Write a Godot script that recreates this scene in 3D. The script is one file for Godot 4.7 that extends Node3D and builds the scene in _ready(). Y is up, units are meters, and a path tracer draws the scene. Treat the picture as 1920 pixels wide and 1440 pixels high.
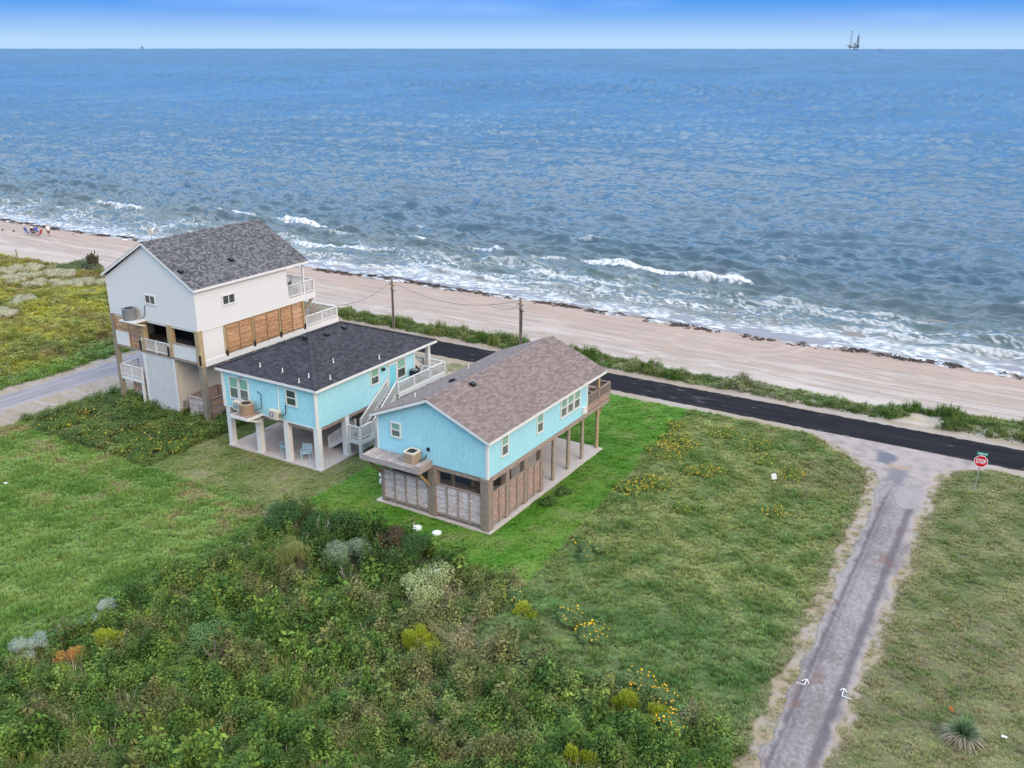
extends Node3D
# Three houses on posts behind a beach road, seen from above the field behind them. x runs along the coast, the sea lies towards -z.

var M := {}
var used := {}
var box_cache := {}
var rng := RandomNumberGenerator.new()
var n_big := FastNoiseLite.new()
var n_mid := FastNoiseLite.new()
var n_small := FastNoiseLite.new()
var n_cell := FastNoiseLite.new()
var n_wave := FastNoiseLite.new()

func lin(r: float, g: float, b: float) -> Color:
	return Color(r, g, b).linear_to_srgb()

func sst(a: float, b: float, x: float) -> float:
	var t: float = clampf((x - a) / (b - a), 0.0, 1.0)
	return t * t * (3.0 - 2.0 * t)

# ---------------------------------------------------------------- mesh collector
class MB:
	var v := PackedVector3Array()
	var n := PackedVector3Array()
	var c := PackedColorArray()
	var col := Color.WHITE

	func tri(a: Vector3, b: Vector3, d: Vector3, nn := Vector3.ZERO) -> void:   # counter-clockwise seen from the front
		var m: Vector3 = nn if nn != Vector3.ZERO else (b - a).cross(d - a).normalized()
		if nn != Vector3.ZERO and (b - a).cross(d - a).dot(nn) < 0.0:
			v.append(a); v.append(b); v.append(d)
		else:
			v.append(a); v.append(d); v.append(b)
		for i in 3:
			n.append(m); c.append(col)

	func quad(a: Vector3, b: Vector3, d: Vector3, e: Vector3) -> void:
		var m: Vector3 = (b - a).cross(d - a)
		if m.length_squared() < 1e-12:
			m = (d - a).cross(e - a)
		m = m.normalized()
		tri(a, b, d, m); tri(a, d, e, m)

	func box(a: Vector3, b: Vector3) -> void:
		var lo := Vector3(minf(a.x, b.x), minf(a.y, b.y), minf(a.z, b.z))
		var hi := Vector3(maxf(a.x, b.x), maxf(a.y, b.y), maxf(a.z, b.z))
		hexa(Vector3(lo.x, lo.y, hi.z), Vector3(hi.x, lo.y, hi.z), Vector3(hi.x, lo.y, lo.z), Vector3(lo.x, lo.y, lo.z), Vector3(0, hi.y - lo.y, 0))

	func hexa(a: Vector3, b: Vector3, d: Vector3, e: Vector3, up: Vector3) -> void:   # a base counter-clockwise seen from above, raised by up
		quad(a + up, b + up, d + up, e + up)
		quad(e, d, b, a)
		quad(a, b, b + up, a + up); quad(b, d, d + up, b + up); quad(d, e, e + up, d + up); quad(e, a, a + up, e + up)

	func bar(p: Vector3, q: Vector3, w: float, h: float) -> void:   # a squared bar from p to q
		var f := (q - p).normalized()
		var s := f.cross(Vector3.UP)
		if s.length() < 0.01:
			s = Vector3.RIGHT
		s = s.normalized()
		var u := s.cross(f).normalized()
		var a := p - s * w / 2 - u * h / 2
		hexa(a, a + s * w, a + s * w + (q - p), a + (q - p), u * h)

	func tube(p: Vector3, q: Vector3, r0: float, r1: float, k := 8, caps := true) -> void:
		var f := (q - p).normalized()
		var s := f.cross(Vector3.UP if absf(f.y) < 0.95 else Vector3.RIGHT).normalized()
		var u := s.cross(f).normalized()
		for i in k:
			var a0: float = TAU * i / k
			var a1: float = TAU * (i + 1) / k
			var d0 := s * cos(a0) + u * sin(a0)
			var d1 := s * cos(a1) + u * sin(a1)
			var pts := [p + d0 * r0, q + d0 * r1, q + d1 * r1, p + d1 * r0]
			var ns := [d0, d0, d1, d1]
			for t in [[0, 2, 1], [0, 3, 2]]:
				for j in t:
					v.append(pts[j]); n.append(ns[j]); c.append(col)
			if caps:
				tri(p, p + d0 * r0, p + d1 * r0, -f); tri(q, q + d1 * r1, q + d0 * r1, f)

	func mesh() -> ArrayMesh:
		var arr := []
		arr.resize(Mesh.ARRAY_MAX)
		arr[Mesh.ARRAY_VERTEX] = v; arr[Mesh.ARRAY_NORMAL] = n; arr[Mesh.ARRAY_COLOR] = c
		var m := ArrayMesh.new()
		m.add_surface_from_arrays(Mesh.PRIMITIVE_TRIANGLES, arr)
		return m

# ---------------------------------------------------------------- nodes
func numbered(called: String) -> String:
	var k: int = used.get(called, 0)
	used[called] = k + 1
	return called if k == 0 else "%s_%03d" % [called, k]

func thing(called: String, label: String, category: String, at := Vector3.ZERO, turn := 0.0, group := "") -> Node3D:
	var o := Node3D.new()
	o.name = numbered(called)
	add_child(o)
	o.position = at
	o.rotation.y = turn
	tag(o, label, category, group)
	return o

func tag(o: Node3D, label: String, category: String, group := "") -> Node3D:
	o.set_meta("label", label); o.set_meta("category", category)
	if group:
		o.set_meta("group", group)
	return o

func put(called: String, m: Mesh, mat: Material, parent: Node = null, at := Vector3.ZERO) -> MeshInstance3D:
	var o := MeshInstance3D.new()
	o.mesh = m
	o.material_override = mat
	o.position = at
	if parent == null:
		o.name = numbered(called); add_child(o)
	else:
		o.name = called; parent.add_child(o, true)
	return o

func struct(called: String, m: Mesh, mat: Material, at := Vector3.ZERO) -> MeshInstance3D:
	var o := put(called, m, mat, null, at)
	o.set_meta("kind", "structure")
	return o

func copy_of(root: Node3D, at: Vector3, turn: float, label: String, group := "") -> Node3D:
	var r: Node3D = root.duplicate()
	r.name = numbered(String(root.name)); add_child(r)
	r.position = at; r.rotation.y = turn
	r.set_meta("label", label)
	if group:
		r.set_meta("group", group)
	return r

# house frame: u to the right, y up, d away from the viewer (towards the sea)
func H(u: float, y: float, d: float) -> Vector3:
	return Vector3(u, y, -d)

func box_mesh(s: Vector3) -> BoxMesh:
	var key := "%.3f %.3f %.3f" % [s.x, s.y, s.z]
	if not box_cache.has(key):
		var b := BoxMesh.new()
		b.size = s
		box_cache[key] = b
	return box_cache[key]

func nb(parent: Node, called: String, mat: Material, a: Vector3, b: Vector3) -> MeshInstance3D:   # one box between two corners, given in the house frame (u, y, d)
	var p := H(a.x, a.y, a.z)
	var q := H(b.x, b.y, b.z)
	var off := Vector3.ZERO
	if parent is Node3D and parent.has_meta("off"):
		off = parent.get_meta("off")
	var o := put(called, box_mesh((p - q).abs()), mat, parent, (p + q) / 2 - off)
	return o

func nbeam(parent: Node, called: String, mat: Material, p: Vector3, q: Vector3, w: float, h: float) -> MeshInstance3D:   # a squared bar between two points of the parent's own space
	var f := (q - p)
	var l := f.length()
	f = f / l
	var s := f.cross(Vector3.UP)
	if s.length() < 0.01:
		s = Vector3.RIGHT
	s = s.normalized()
	var u := s.cross(f).normalized()
	var o := put(called, box_mesh(Vector3(w, h, snappedf(l, 0.001))), mat, parent, (p + q) / 2)
	o.transform.basis = Basis(s, u, -f)
	return o

func nslat(parent: Node, called: String, mat: Material, p: Vector3, q: Vector3, w: float, h: float, tilt: float) -> MeshInstance3D:
	var o := nbeam(parent, called, mat, p, q, w, h)
	o.transform.basis = o.transform.basis * Basis(Vector3(0, 0, 1), tilt)
	return o

# ---------------------------------------------------------------- materials
func noise_tex(size: int, freq: float, lo: Color, hi: Color, kind := FastNoiseLite.TYPE_SIMPLEX_SMOOTH, octaves := 4, sd := 1, normal := false, bump := 4.0) -> NoiseTexture2D:
	var f := FastNoiseLite.new()
	f.noise_type = kind; f.frequency = freq; f.fractal_octaves = octaves; f.seed = sd
	f.fractal_type = FastNoiseLite.FRACTAL_FBM
	var t := NoiseTexture2D.new()
	t.width = size; t.height = size; t.seamless = true; t.noise = f
	if normal:
		t.as_normal_map = true; t.bump_strength = bump
	else:
		var g := Gradient.new()
		g.set_color(0, lo); g.set_color(1, hi)
		t.color_ramp = g
	return t

func stretched_tex(w: int, h: int, fx: float, fy: float, lo: Color, hi: Color, sd: int) -> ImageTexture:   # a grain drawn out along one axis
	var f := FastNoiseLite.new()
	f.noise_type = FastNoiseLite.TYPE_SIMPLEX_SMOOTH; f.frequency = 1.0; f.seed = sd
	f.fractal_type = FastNoiseLite.FRACTAL_FBM; f.fractal_octaves = 4
	var im := Image.create(w, h, false, Image.FORMAT_RGB8)
	for y in h:
		for x in w:
			var a: float = TAU * x / w
			var b: float = TAU * y / h
			# walk round two circles so that both edges meet
			var s: float = f.get_noise_3d(cos(a) * fx, sin(a) * fx + cos(b) * fy, sin(b) * fy)
			im.set_pixel(x, y, lo.lerp(hi, clampf(0.5 + s * 0.9, 0.0, 1.0)))
	return ImageTexture.create_from_image(im)

func mat(key: String, c: Color, rough := 0.8, tex: Texture2D = null, scale := Vector3.ONE) -> StandardMaterial3D:
	var m := StandardMaterial3D.new()
	m.resource_name = key
	m.albedo_color = c; m.roughness = rough
	if tex:
		m.albedo_texture = tex
		m.uv1_triplanar = true; m.uv1_world_triplanar = true
		m.uv1_scale = scale
	M[key] = m
	return m

func make_materials() -> void:
	var w := Color.WHITE
	var mottled := noise_tex(512, 0.012, Color(0.94, 0.94, 0.94), w, FastNoiseLite.TYPE_SIMPLEX_SMOOTH, 5, 3)
	var fine := noise_tex(512, 0.09, Color(0.72, 0.72, 0.72), w, FastNoiseLite.TYPE_SIMPLEX_SMOOTH, 3, 4)
	var streak_v := stretched_tex(256, 256, 9.0, 1.0, Color(0.8, 0.86, 0.885), w, 5)
	var grain_h := stretched_tex(256, 256, 1.0, 10.0, Color(0.6, 0.57, 0.54), w, 6)
	var grain_v := stretched_tex(256, 256, 10.0, 1.0, Color(0.62, 0.59, 0.56), w, 7)
	mat("white_siding", lin(0.60, 0.605, 0.605), 0.6)
	mat("white_paint", lin(0.70, 0.70, 0.69), 0.5, mottled, Vector3.ONE * 0.5)
	mat("grey_white_panel", lin(0.56, 0.57, 0.57), 0.7, mottled, Vector3.ONE * 0.15)
	mat("beige_wall", lin(0.6, 0.56, 0.49), 0.75, mottled, Vector3.ONE * 0.12)
	mat("aqua", lin(0.42, 0.75, 0.825), 0.6, streak_v, Vector3.ONE * 0.5)
	mat("aqua_door", lin(0.17, 0.58, 0.7), 0.4)
	mat("blue_wall", lin(0.16, 0.2, 0.26), 0.7, mottled, Vector3.ONE * 0.2)
	mat("cedar_h", lin(0.72, 0.42, 0.22), 0.7, grain_h, Vector3(0.4, 0.4, 0.4))
	mat("cedar_light", lin(0.8, 0.5, 0.28), 0.7, grain_h, Vector3(0.4, 0.4, 0.4))
	mat("cedar_dark", lin(0.6, 0.33, 0.18), 0.7, grain_h, Vector3(0.4, 0.4, 0.4))
	mat("pine_post", lin(0.56, 0.45, 0.27), 0.75, grain_v, Vector3(0.6, 0.6, 0.6))
	mat("grey_post", lin(0.38, 0.34, 0.27), 0.85, grain_v, Vector3(0.6, 0.6, 0.6))
	mat("round_post", lin(0.46, 0.42, 0.32), 0.8, grain_v, Vector3(0.6, 0.6, 0.6))
	mat("weathered_v", lin(0.4, 0.33, 0.28), 0.85, grain_v, Vector3(0.5, 0.5, 0.5))
	mat("weathered_h", lin(0.46, 0.37, 0.32), 0.85, grain_h, Vector3(0.5, 0.5, 0.5))
	mat("slat_grey", lin(0.74, 0.68, 0.69), 0.8, grain_h, Vector3(0.5, 0.5, 0.5))
	mat("slat_brown", lin(0.52, 0.37, 0.31), 0.8, grain_h, Vector3(0.5, 0.5, 0.5))
	mat("slat_pale", lin(0.86, 0.81, 0.83), 0.8, grain_h, Vector3(0.5, 0.5, 0.5))
	mat("deck_board", lin(0.46, 0.41, 0.4), 0.85, grain_h, Vector3(0.5, 0.5, 0.5))
	mat("deck_board_light", lin(0.55, 0.5, 0.49), 0.85, grain_h, Vector3(0.5, 0.5, 0.5))
	mat("brown_tread", lin(0.15, 0.08, 0.05), 0.7, grain_h, Vector3(0.5, 0.5, 0.5))
	mat("tan_wood", lin(0.45, 0.32, 0.19), 0.75, grain_h, Vector3(0.5, 0.5, 0.5))
	mat("concrete", lin(0.5, 0.45, 0.42), 0.85, mottled, Vector3.ONE * 0.25)
	mat("shingle", Color.WHITE, 0.9, fine, Vector3.ONE * 1.2).vertex_color_use_as_albedo = true
	mat("underlay", lin(0.05, 0.05, 0.055), 0.9)
	mat("black_metal", lin(0.015, 0.016, 0.02), 0.45).metallic = 0.3
	mat("dark_grey", lin(0.05, 0.055, 0.06), 0.6)
	mat("ac_grey", lin(0.17, 0.19, 0.2), 0.5)
	mat("ac_tan", lin(0.36, 0.28, 0.2), 0.5)
	mat("ac_brown", lin(0.3, 0.2, 0.14), 0.5)
	mat("ac_cream", lin(0.6, 0.54, 0.44), 0.5)
	mat("pvc", lin(0.8, 0.79, 0.76), 0.35)
	mat("blind", lin(0.24, 0.47, 0.38), 0.6)
	mat("screen", lin(0.12, 0.14, 0.14), 0.5)
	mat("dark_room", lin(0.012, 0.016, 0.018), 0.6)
	mat("galvanised", lin(0.5, 0.52, 0.52), 0.35).metallic = 0.6
	mat("sign_red", lin(0.55, 0.012, 0.025), 0.4)
	mat("sign_green", lin(0.0, 0.3, 0.17), 0.4)
	mat("sign_white", lin(0.85, 0.85, 0.85), 0.4)
	mat("pole_wood", lin(0.3, 0.24, 0.2), 0.9, grain_v, Vector3(0.6, 0.6, 0.6))
	mat("wire", lin(0.1, 0.09, 0.08), 0.6)
	mat("blue_chair", lin(0.02, 0.04, 0.25), 0.6)
	mat("red_cloth", lin(0.45, 0.05, 0.06), 0.7)
	mat("pale_blue_paint", lin(0.42, 0.6, 0.66), 0.6)
	mat("orange_cloth", lin(0.75, 0.2, 0.06), 0.6)
	mat("white_plastic", lin(0.8, 0.82, 0.82), 0.4)
	mat("lid_green", lin(0.55, 0.68, 0.62), 0.5)
	mat("steel_far", lin(0.1, 0.12, 0.16), 0.6)
	mat("steel_pale", lin(0.3, 0.33, 0.36), 0.6)
	mat("skin_cloth", Color.WHITE, 0.7).vertex_color_use_as_albedo = true
	var g := mat("pane", Color(0.6, 0.7, 0.7, 0.05), 0.03)
	g.transparency = BaseMaterial3D.TRANSPARENCY_ALPHA
	# ground, roads, water
	mat("ground", Color.WHITE, 0.95, noise_tex(512, 0.08, Color(0.62, 0.62, 0.62), w, FastNoiseLite.TYPE_SIMPLEX, 4, 21), Vector3.ONE * 0.45).vertex_color_use_as_albedo = true
	mat("sand", Color.WHITE, 0.95, noise_tex(512, 0.05, Color(0.86, 0.86, 0.86), w, FastNoiseLite.TYPE_SIMPLEX, 4, 22), Vector3(0.12, 0.3, 0.5)).vertex_color_use_as_albedo = true
	mat("wet_sand", Color.WHITE, 0.22, null).vertex_color_use_as_albedo = true
	mat("gravel", Color.WHITE, 0.9, noise_tex(512, 0.16, Color(0.62, 0.62, 0.64), w, FastNoiseLite.TYPE_SIMPLEX, 3, 23), Vector3.ONE * 0.5).vertex_color_use_as_albedo = true
	mat("asphalt", Color.WHITE, 0.75, noise_tex(512, 0.12, Color(0.75, 0.75, 0.78), w, FastNoiseLite.TYPE_SIMPLEX, 3, 24), Vector3.ONE * 0.4).vertex_color_use_as_albedo = true
	M.asphalt.metallic_specular = 0.2; M.asphalt.roughness = 0.9; M.gravel.metallic_specular = 0.2
	mat("marking", lin(0.62, 0.62, 0.64), 0.6)
	var sea := mat("sea", Color.WHITE, 0.08, null)
	sea.vertex_color_use_as_albedo = true
	sea.uv1_triplanar = true; sea.uv1_world_triplanar = true
	sea.uv1_scale = Vector3(0.022, 0.1, 0.055)
	sea.normal_enabled = true; sea.normal_scale = 0.6
	sea.metallic_specular = 0.5
	sea.normal_texture = noise_tex(1024, 0.02, w, w, FastNoiseLite.TYPE_SIMPLEX_SMOOTH, 5, 31, true, 9.0)
	# plants: the colour comes with each copy
	for k in [["leaf", 0.6], ["blade", 0.65]]:
		var m := mat(k[0], Color.WHITE, k[1])
		m.vertex_color_use_as_albedo = true
		m.backlight_enabled = true
		m.backlight = Color(0.3, 0.3, 0.3)
		m.metallic_specular = 0.25

# ---------------------------------------------------------------- the scene
func sky_image() -> Image:
	var w := 1024
	var h := 512
	var im := Image.create(w, h, false, Image.FORMAT_RGBF)
	var f := FastNoiseLite.new()
	f.noise_type = FastNoiseLite.TYPE_SIMPLEX_SMOOTH; f.frequency = 1.0; f.fractal_octaves = 5; f.seed = 9
	for y in h:
		var e: float = 90.0 - (y + 0.5) / h * 180.0
		for x in w:
			var c: Color
			if e < 0.0:
				c = SKY_GROUND
			else:
				c = SKY_0.lerp(SKY_1, pow(sst(-0.4, 2.9, e), 0.85))
				c = c.lerp(SKY_2, sst(3.0, 10.0, e))
				var a: float = TAU * x / w
				var k: float = 1.0 / (0.12 + sin(deg_to_rad(e)))
				var n: float = f.get_noise_3d(cos(a) * k * 0.55, sin(a) * k * 0.55, 3.0)
				# long thin wisps low down, and a high veil that thickens upwards
				var wisp: float = f.get_noise_3d(cos(a) * 2.2 + e * 0.05, sin(a) * 2.2, e * 0.9 + 2.0 * cos(a + 0.6))
				var veil: float = sst(14.0, 34.0, e) * clampf(0.80 + n * 0.5, 0.0, 1.0) + sst(0.7, 2.0, e) * clampf(wisp - 0.02, 0.0, 0.4) * 0.18
				c = c.lerp(SKY_VEIL, clampf(veil, 0.0, 1.0))
			im.set_pixel(x, y, c)
	return im

const SKY_GROUND := Color(0.27, 0.39, 0.52)
const SKY_0 := Color(0.32, 0.445, 0.575)     # at the horizon (linear)
const SKY_1 := Color(0.04, 0.185, 0.51)    # three degrees up
const SKY_2 := Color(0.165, 0.335, 0.60)
const SKY_VEIL := Color(1.12, 1.25, 1.46)
const EXPOSURE := 1.75

func _ready() -> void:
	rng.seed = 20240
	for n in [[n_big, 0.03, 2, 1], [n_mid, 0.12, 3, 2], [n_small, 0.45, 3, 3], [n_wave, 1.0, 1, 4]]:
		var f: FastNoiseLite = n[0]
		f.noise_type = FastNoiseLite.TYPE_SIMPLEX_SMOOTH; f.frequency = n[1]; f.seed = n[3]
		f.fractal_type = FastNoiseLite.FRACTAL_FBM if n[2] > 1 else FastNoiseLite.FRACTAL_NONE
		f.fractal_octaves = n[2]
	n_cell.noise_type = FastNoiseLite.TYPE_CELLULAR; n_cell.frequency = 0.75; n_cell.seed = 6
	n_cell.fractal_type = FastNoiseLite.FRACTAL_NONE
	n_cell.cellular_return_type = FastNoiseLite.RETURN_DISTANCE2_SUB
	# camera
	var cam := Camera3D.new()
	cam.name = "camera"
	add_child(cam)
	cam.position = Vector3(0, 26, 0)
	cam.rotation = Vector3(-0.3418, 0.5492, 0.0006)
	cam.fov = rad_to_deg(2.0 * atan(720.0 / 1779.25))
	cam.near = 0.1
	cam.far = 30000.0
	# sky and air
	var env := Environment.new()
	env.background_mode = Environment.BG_SKY
	var pan := PanoramaSkyMaterial.new()
	pan.panorama = ImageTexture.create_from_image(sky_image())
	var sky := Sky.new()
	sky.sky_material = pan
	env.sky = sky
	env.tonemap_mode = Environment.TONE_MAPPER_LINEAR
	env.tonemap_exposure = EXPOSURE
	env.sdfgi_enabled = true; env.ssao_enabled = true; env.ssil_enabled = true
	var we := WorldEnvironment.new()
	we.name = "world_environment"
	we.environment = env
	add_child(we)
	# a low sun behind haze, to the right
	var sun := DirectionalLight3D.new()
	sun.name = "sun"
	sun.light_energy = 0.5
	sun.light_color = Color(1.0, 0.86, 0.68)
	sun.light_angular_distance = 40.0
	sun.shadow_enabled = true
	add_child(sun)
	sun.look_at_from_position(Vector3.ZERO, -Vector3(1.0, 0.55, 0.32))
	make_materials()
	build_ground()
	build_roads()
	build_sea()
	build_tall_house()
	build_middle_house()
	build_near_house()
	build_things()
	build_bushes()
	build_plants()

# ---------------------------------------------------------------- the lie of the land
func cover(x: float, z: float) -> int:
	# 0 bare sand, 1 mown bright lawn, 2 mown dull lawn, 3 flowering weeds by the tall house, 4 tall field grass, 5 dark vines and weeds, 6 meadow, 7 rough grass right of the lane, 8 dune meadow, 9 dune strip, 10 thin yellowish grass
	var wob: float = n_mid.get_noise_2d(x * 3.0, z * 3.0) * 0.5
	if z < -69.7:
		if x < -71.0:
			return 8 if z > -70.6 + n_big.get_noise_2d(x * 2.0, 3.0) * 3.5 - sst(-100.0, -120.0, x) * -2.6 else 0
		return 9 if z > -72.1 + n_mid.get_noise_2d(x * 1.5, 7.0) * 0.9 - sst(-12.0, -2.0, x) * 2.6 and z < -70.0 + wob * 0.6 else 0
	if x < -72.4 + wob:
		return 8
	if x < -64.6 + wob + sst(-36.0, -30.0, z) * -3.0 and z < -30.0 + wob * 4.0:
		return 0
	if z < -64.4 + wob * 0.6:
		return 0
	if x > lane_left(z) - 0.65 + wob * 1.1 and x < lane_right(z) + 0.35 + wob * 0.9 and z > -65.5:
		return 0
	if x > lane_right(z):
		return 7
	var edge: float = -22.6 - 1.1 * (z + 51.0) / -14.0 + wob * 0.2
	if x > edge and z < -33.0 + (x + 22.0) * 0.1 + wob * 1.5:
		return 6
	if z > -36.6 + wob * 0.5 + sst(-30.0, -24.0, x) * 1.0 - sst(-36.0, -30.0, x) * 0.7 and x > -37.7 + wob * 0.5:
		if z < -31.0 and x > -21.5:
			return 6
		return 5
	if x > -37.6 + wob * 0.15:
		return 1
	if z > -35.9 + wob * 0.4:
		return 4
	if x > -50.2 + wob * 0.3 and z > -57.0:
		return 2
	if z < -44.5 and x < -52.0 and z > -58.0:
		return 0 if x < -52.9 else 3
	if z < -57.0:
		return 10
	if x < -62.5 + wob * 2.0 and z > -36.5:
		return 4
	return 3

func lane_left(z: float) -> float:
	var x: float = -8.2 + (z + 50.0) * 0.045
	if z < -56.0:
		x = lerpf(-8.55, -9.2, (z + 56.0) / -4.3) if z > -60.3 else lerpf(-9.2, -11.5, (z + 60.3) / -2.2) if z > -62.5 else lerpf(-11.5, -14.6, clampf((z + 62.5) / -2.6, 0.0, 1.0))
	return x

func lane_right(z: float) -> float:
	var x: float = -5.4 + (z + 46.0) * 0.018
	if z < -57.0:
		x = lerpf(-5.65, -5.8, (z + 57.0) / -4.0) if z > -61.0 else lerpf(-5.8, -5.1, (z + 61.0) / -2.0) if z > -63.0 else lerpf(-5.1, -2.2, clampf((z + 63.0) / -2.2, 0.0, 1.0))
	return x

func land_y(x: float, z: float) -> float:
	var y: float = 0.0
	if z < -74.0:
		y -= (-74.0 - z) * 0.0375
	y += n_mid.get_noise_2d(x * 0.8, z * 0.8) * 0.05 * sst(-64.0, -60.0, z)
	if x > -16.0 and x < 2.0 and z > -66.5:   # level under the lane
		y = lerpf(y, -0.015, sst(lane_left(z) - 1.8, lane_left(z) - 0.4, x) * sst(lane_right(z) + 1.8, lane_right(z) + 0.4, x))
	if x < -64.0 and x > -75.0 and z > -66.5:
		y = lerpf(y, -0.015, sst(-73.5, -72.0, x) * sst(-65.5, -67.0, x))
	if z > -37.0 and x > -38.0 and x < -12.0:
		y += (maxf(0.0, n_mid.get_noise_2d(x * 1.5 + 40.0, z * 1.5)) * 0.7 + n_small.get_noise_2d(x * 1.3, z * 1.3) * 0.16) * sst(-37.0, -34.0, z) * sst(-38.0, -36.5, x) * sst(-12.0, -16.0, x)
	if z < -69.4 and z > -76.0 and x > -71.0:
		var t: float = 1.0 - absf(z + 71.6) / 2.2
		y += maxf(0.0, t) * (0.28 + 0.3 * n_mid.get_noise_2d(x * 2.0, 11.0))
	if x < -73.0 and z < -40.0 and z > -74.0:
		y += (0.25 + 0.5 * n_big.get_noise_2d(x * 3.0, z * 3.0)) * sst(-73.0, -78.0, x) * sst(-40.0, -46.0, z) * sst(-74.0, -70.0, z)
	return y

func thick(x: float, z: float) -> float:   # the tangled dark growth beside the lawn
	var d := Vector2((x + 32.0) / 5.6, (z + 34.6) / 2.7).length() + n_mid.get_noise_2d(x * 2.0, z * 2.0) * 0.6
	return sst(1.1, 0.7, d)

func plant_color(k: int, x: float, z: float) -> Color:   # linear
	var a: float = n_big.get_noise_2d(x * 1.6, z * 1.6)
	var b: float = n_mid.get_noise_2d(x * 2.2, z * 2.2)
	var s: float = n_small.get_noise_2d(x * 2.0, z * 2.0)
	match k:
		1:
			var c := Color(0.085, 0.235, 0.022).lerp(Color(0.185, 0.29, 0.055), clampf(0.3 + 0.13 * sin(x * 5.6 + a) + b * 0.9 + a * 0.5, 0.0, 1.0))
			return c.lerp(Color(0.2, 0.24, 0.09), clampf((b + s * 0.6 - 0.35) * 1.6, 0.0, 0.7))
		2:
			var c := Color(0.14, 0.2, 0.05).lerp(Color(0.25, 0.27, 0.11), clampf(0.5 + b + a * 0.6, 0.0, 1.0))
			c = c.lerp(Color(0.28, 0.24, 0.15), clampf((s + b - 0.45) * 1.4, 0.0, 0.6))
			return c.lerp(Color(0.1, 0.17, 0.04), sst(-41.0, -46.0, z) * 0.5)
		3:
			var c := Color(0.06, 0.12, 0.025).lerp(Color(0.14, 0.2, 0.045), clampf(0.4 + b * 1.2, 0.0, 1.0))
			return c.lerp(Color(0.17, 0.13, 0.06), clampf((s + a - 0.5) * 1.5, 0.0, 0.6))
		4:
			var c := Color(0.115, 0.24, 0.05).lerp(Color(0.235, 0.36, 0.1), clampf(0.5 + b * 0.9 + a * 0.6, 0.0, 1.0))
			c = c.lerp(Color(0.3, 0.24, 0.14), clampf((b + s * 0.5 - 0.25 + sst(-32.0, -35.0, z) * 0.22) * 1.6, 0.0, 0.7) * sst(-27.0, -31.0, z))
			return c
		5:
			var c := Color(0.045, 0.1, 0.02).lerp(Color(0.15, 0.245, 0.042), clampf(0.45 + s * 1.5 + b * 0.5, 0.0, 1.0))
			c = c.lerp(Color(0.13, 0.085, 0.055), clampf((b * 1.2 + s * 0.5 - 0.14) * 1.6, 0.0, 0.6))
			c = c.lerp(Color(0.04, 0.085, 0.02), thick(x, z) * 0.75)
			c = c.lerp(Color(0.21, 0.19, 0.09), clampf((a + s * 0.6 - 0.42) * 1.5, 0.0, 0.6))
			c = c.lerp(Color(0.26, 0.22, 0.12), sst(-29.0, -23.0, x + (z + 33.0) * 1.2) * sst(-28.5, -31.0, z) * clampf(0.35 + b, 0.0, 0.7))
			return c
		6:
			var c := Color(0.115, 0.205, 0.05).lerp(Color(0.28, 0.33, 0.115), clampf(0.5 + b * 0.9 + s * 0.5, 0.0, 1.0))
			c = c.lerp(Color(0.24, 0.23, 0.11), clampf((a + s * 0.6 - 0.2 + sst(-45.0, -56.0, z) * 0.15) * 1.2, 0.0, 0.6))
			c = c.lerp(Color(0.07, 0.185, 0.05), sst(-42.0, -36.0, z) * 0.45)
			return c.lerp(Color(0.3, 0.27, 0.17), sst(-1.6, -0.2, x - lane_left(z)) * 0.6)
		7:
			var c := Color(0.13, 0.185, 0.052).lerp(Color(0.285, 0.295, 0.125), clampf(0.5 + b + s * 0.5, 0.0, 1.0))
			c = c.lerp(Color(0.24, 0.2, 0.12), clampf((a + s - 0.2) * 1.2, 0.0, 0.5))
			return c.lerp(Color(0.3, 0.26, 0.17), sst(1.2, 0.0, x - lane_right(z)) * 0.6)
		8:
			var c := Color(0.16, 0.2, 0.045).lerp(Color(0.33, 0.34, 0.07), clampf(0.5 + b + a * 0.8, 0.0, 1.0))
			c = c.lerp(Color(0.42, 0.42, 0.05), clampf((n_mid.get_noise_2d(x * 0.7 + 15.0, z * 0.9) - 0.08) * 2.4, 0.0, 0.6))
			c = c.lerp(Color(0.22, 0.15, 0.09), clampf((s * 0.6 + n_mid.get_noise_2d(x * 0.8 + 115.0, z * 1.3) - 0.1) * 2.0, 0.0, 0.6))
			c = c.lerp(Color(0.3, 0.3, 0.19), clampf((b - 0.1) * 2.0, 0.0, 1.0) * sst(-58.0, -63.0, z))
			return c.lerp(Color(0.1, 0.22, 0.045), sst(-77.0, -73.0, x) * 0.8)
		9:
			var c := Color(0.08, 0.15, 0.03).lerp(Color(0.17, 0.21, 0.07), clampf(0.5 + b * 1.3, 0.0, 1.0))
			return c.lerp(Color(0.28, 0.28, 0.2), clampf((s + a - 0.35) * 1.5, 0.0, 0.6))
		10:
			return Color(0.24, 0.25, 0.11).lerp(Color(0.5, 0.45, 0.38), clampf(0.3 + b * 2.0, 0.0, 1.0))
	return Color(0.5, 0.43, 0.38)

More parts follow.
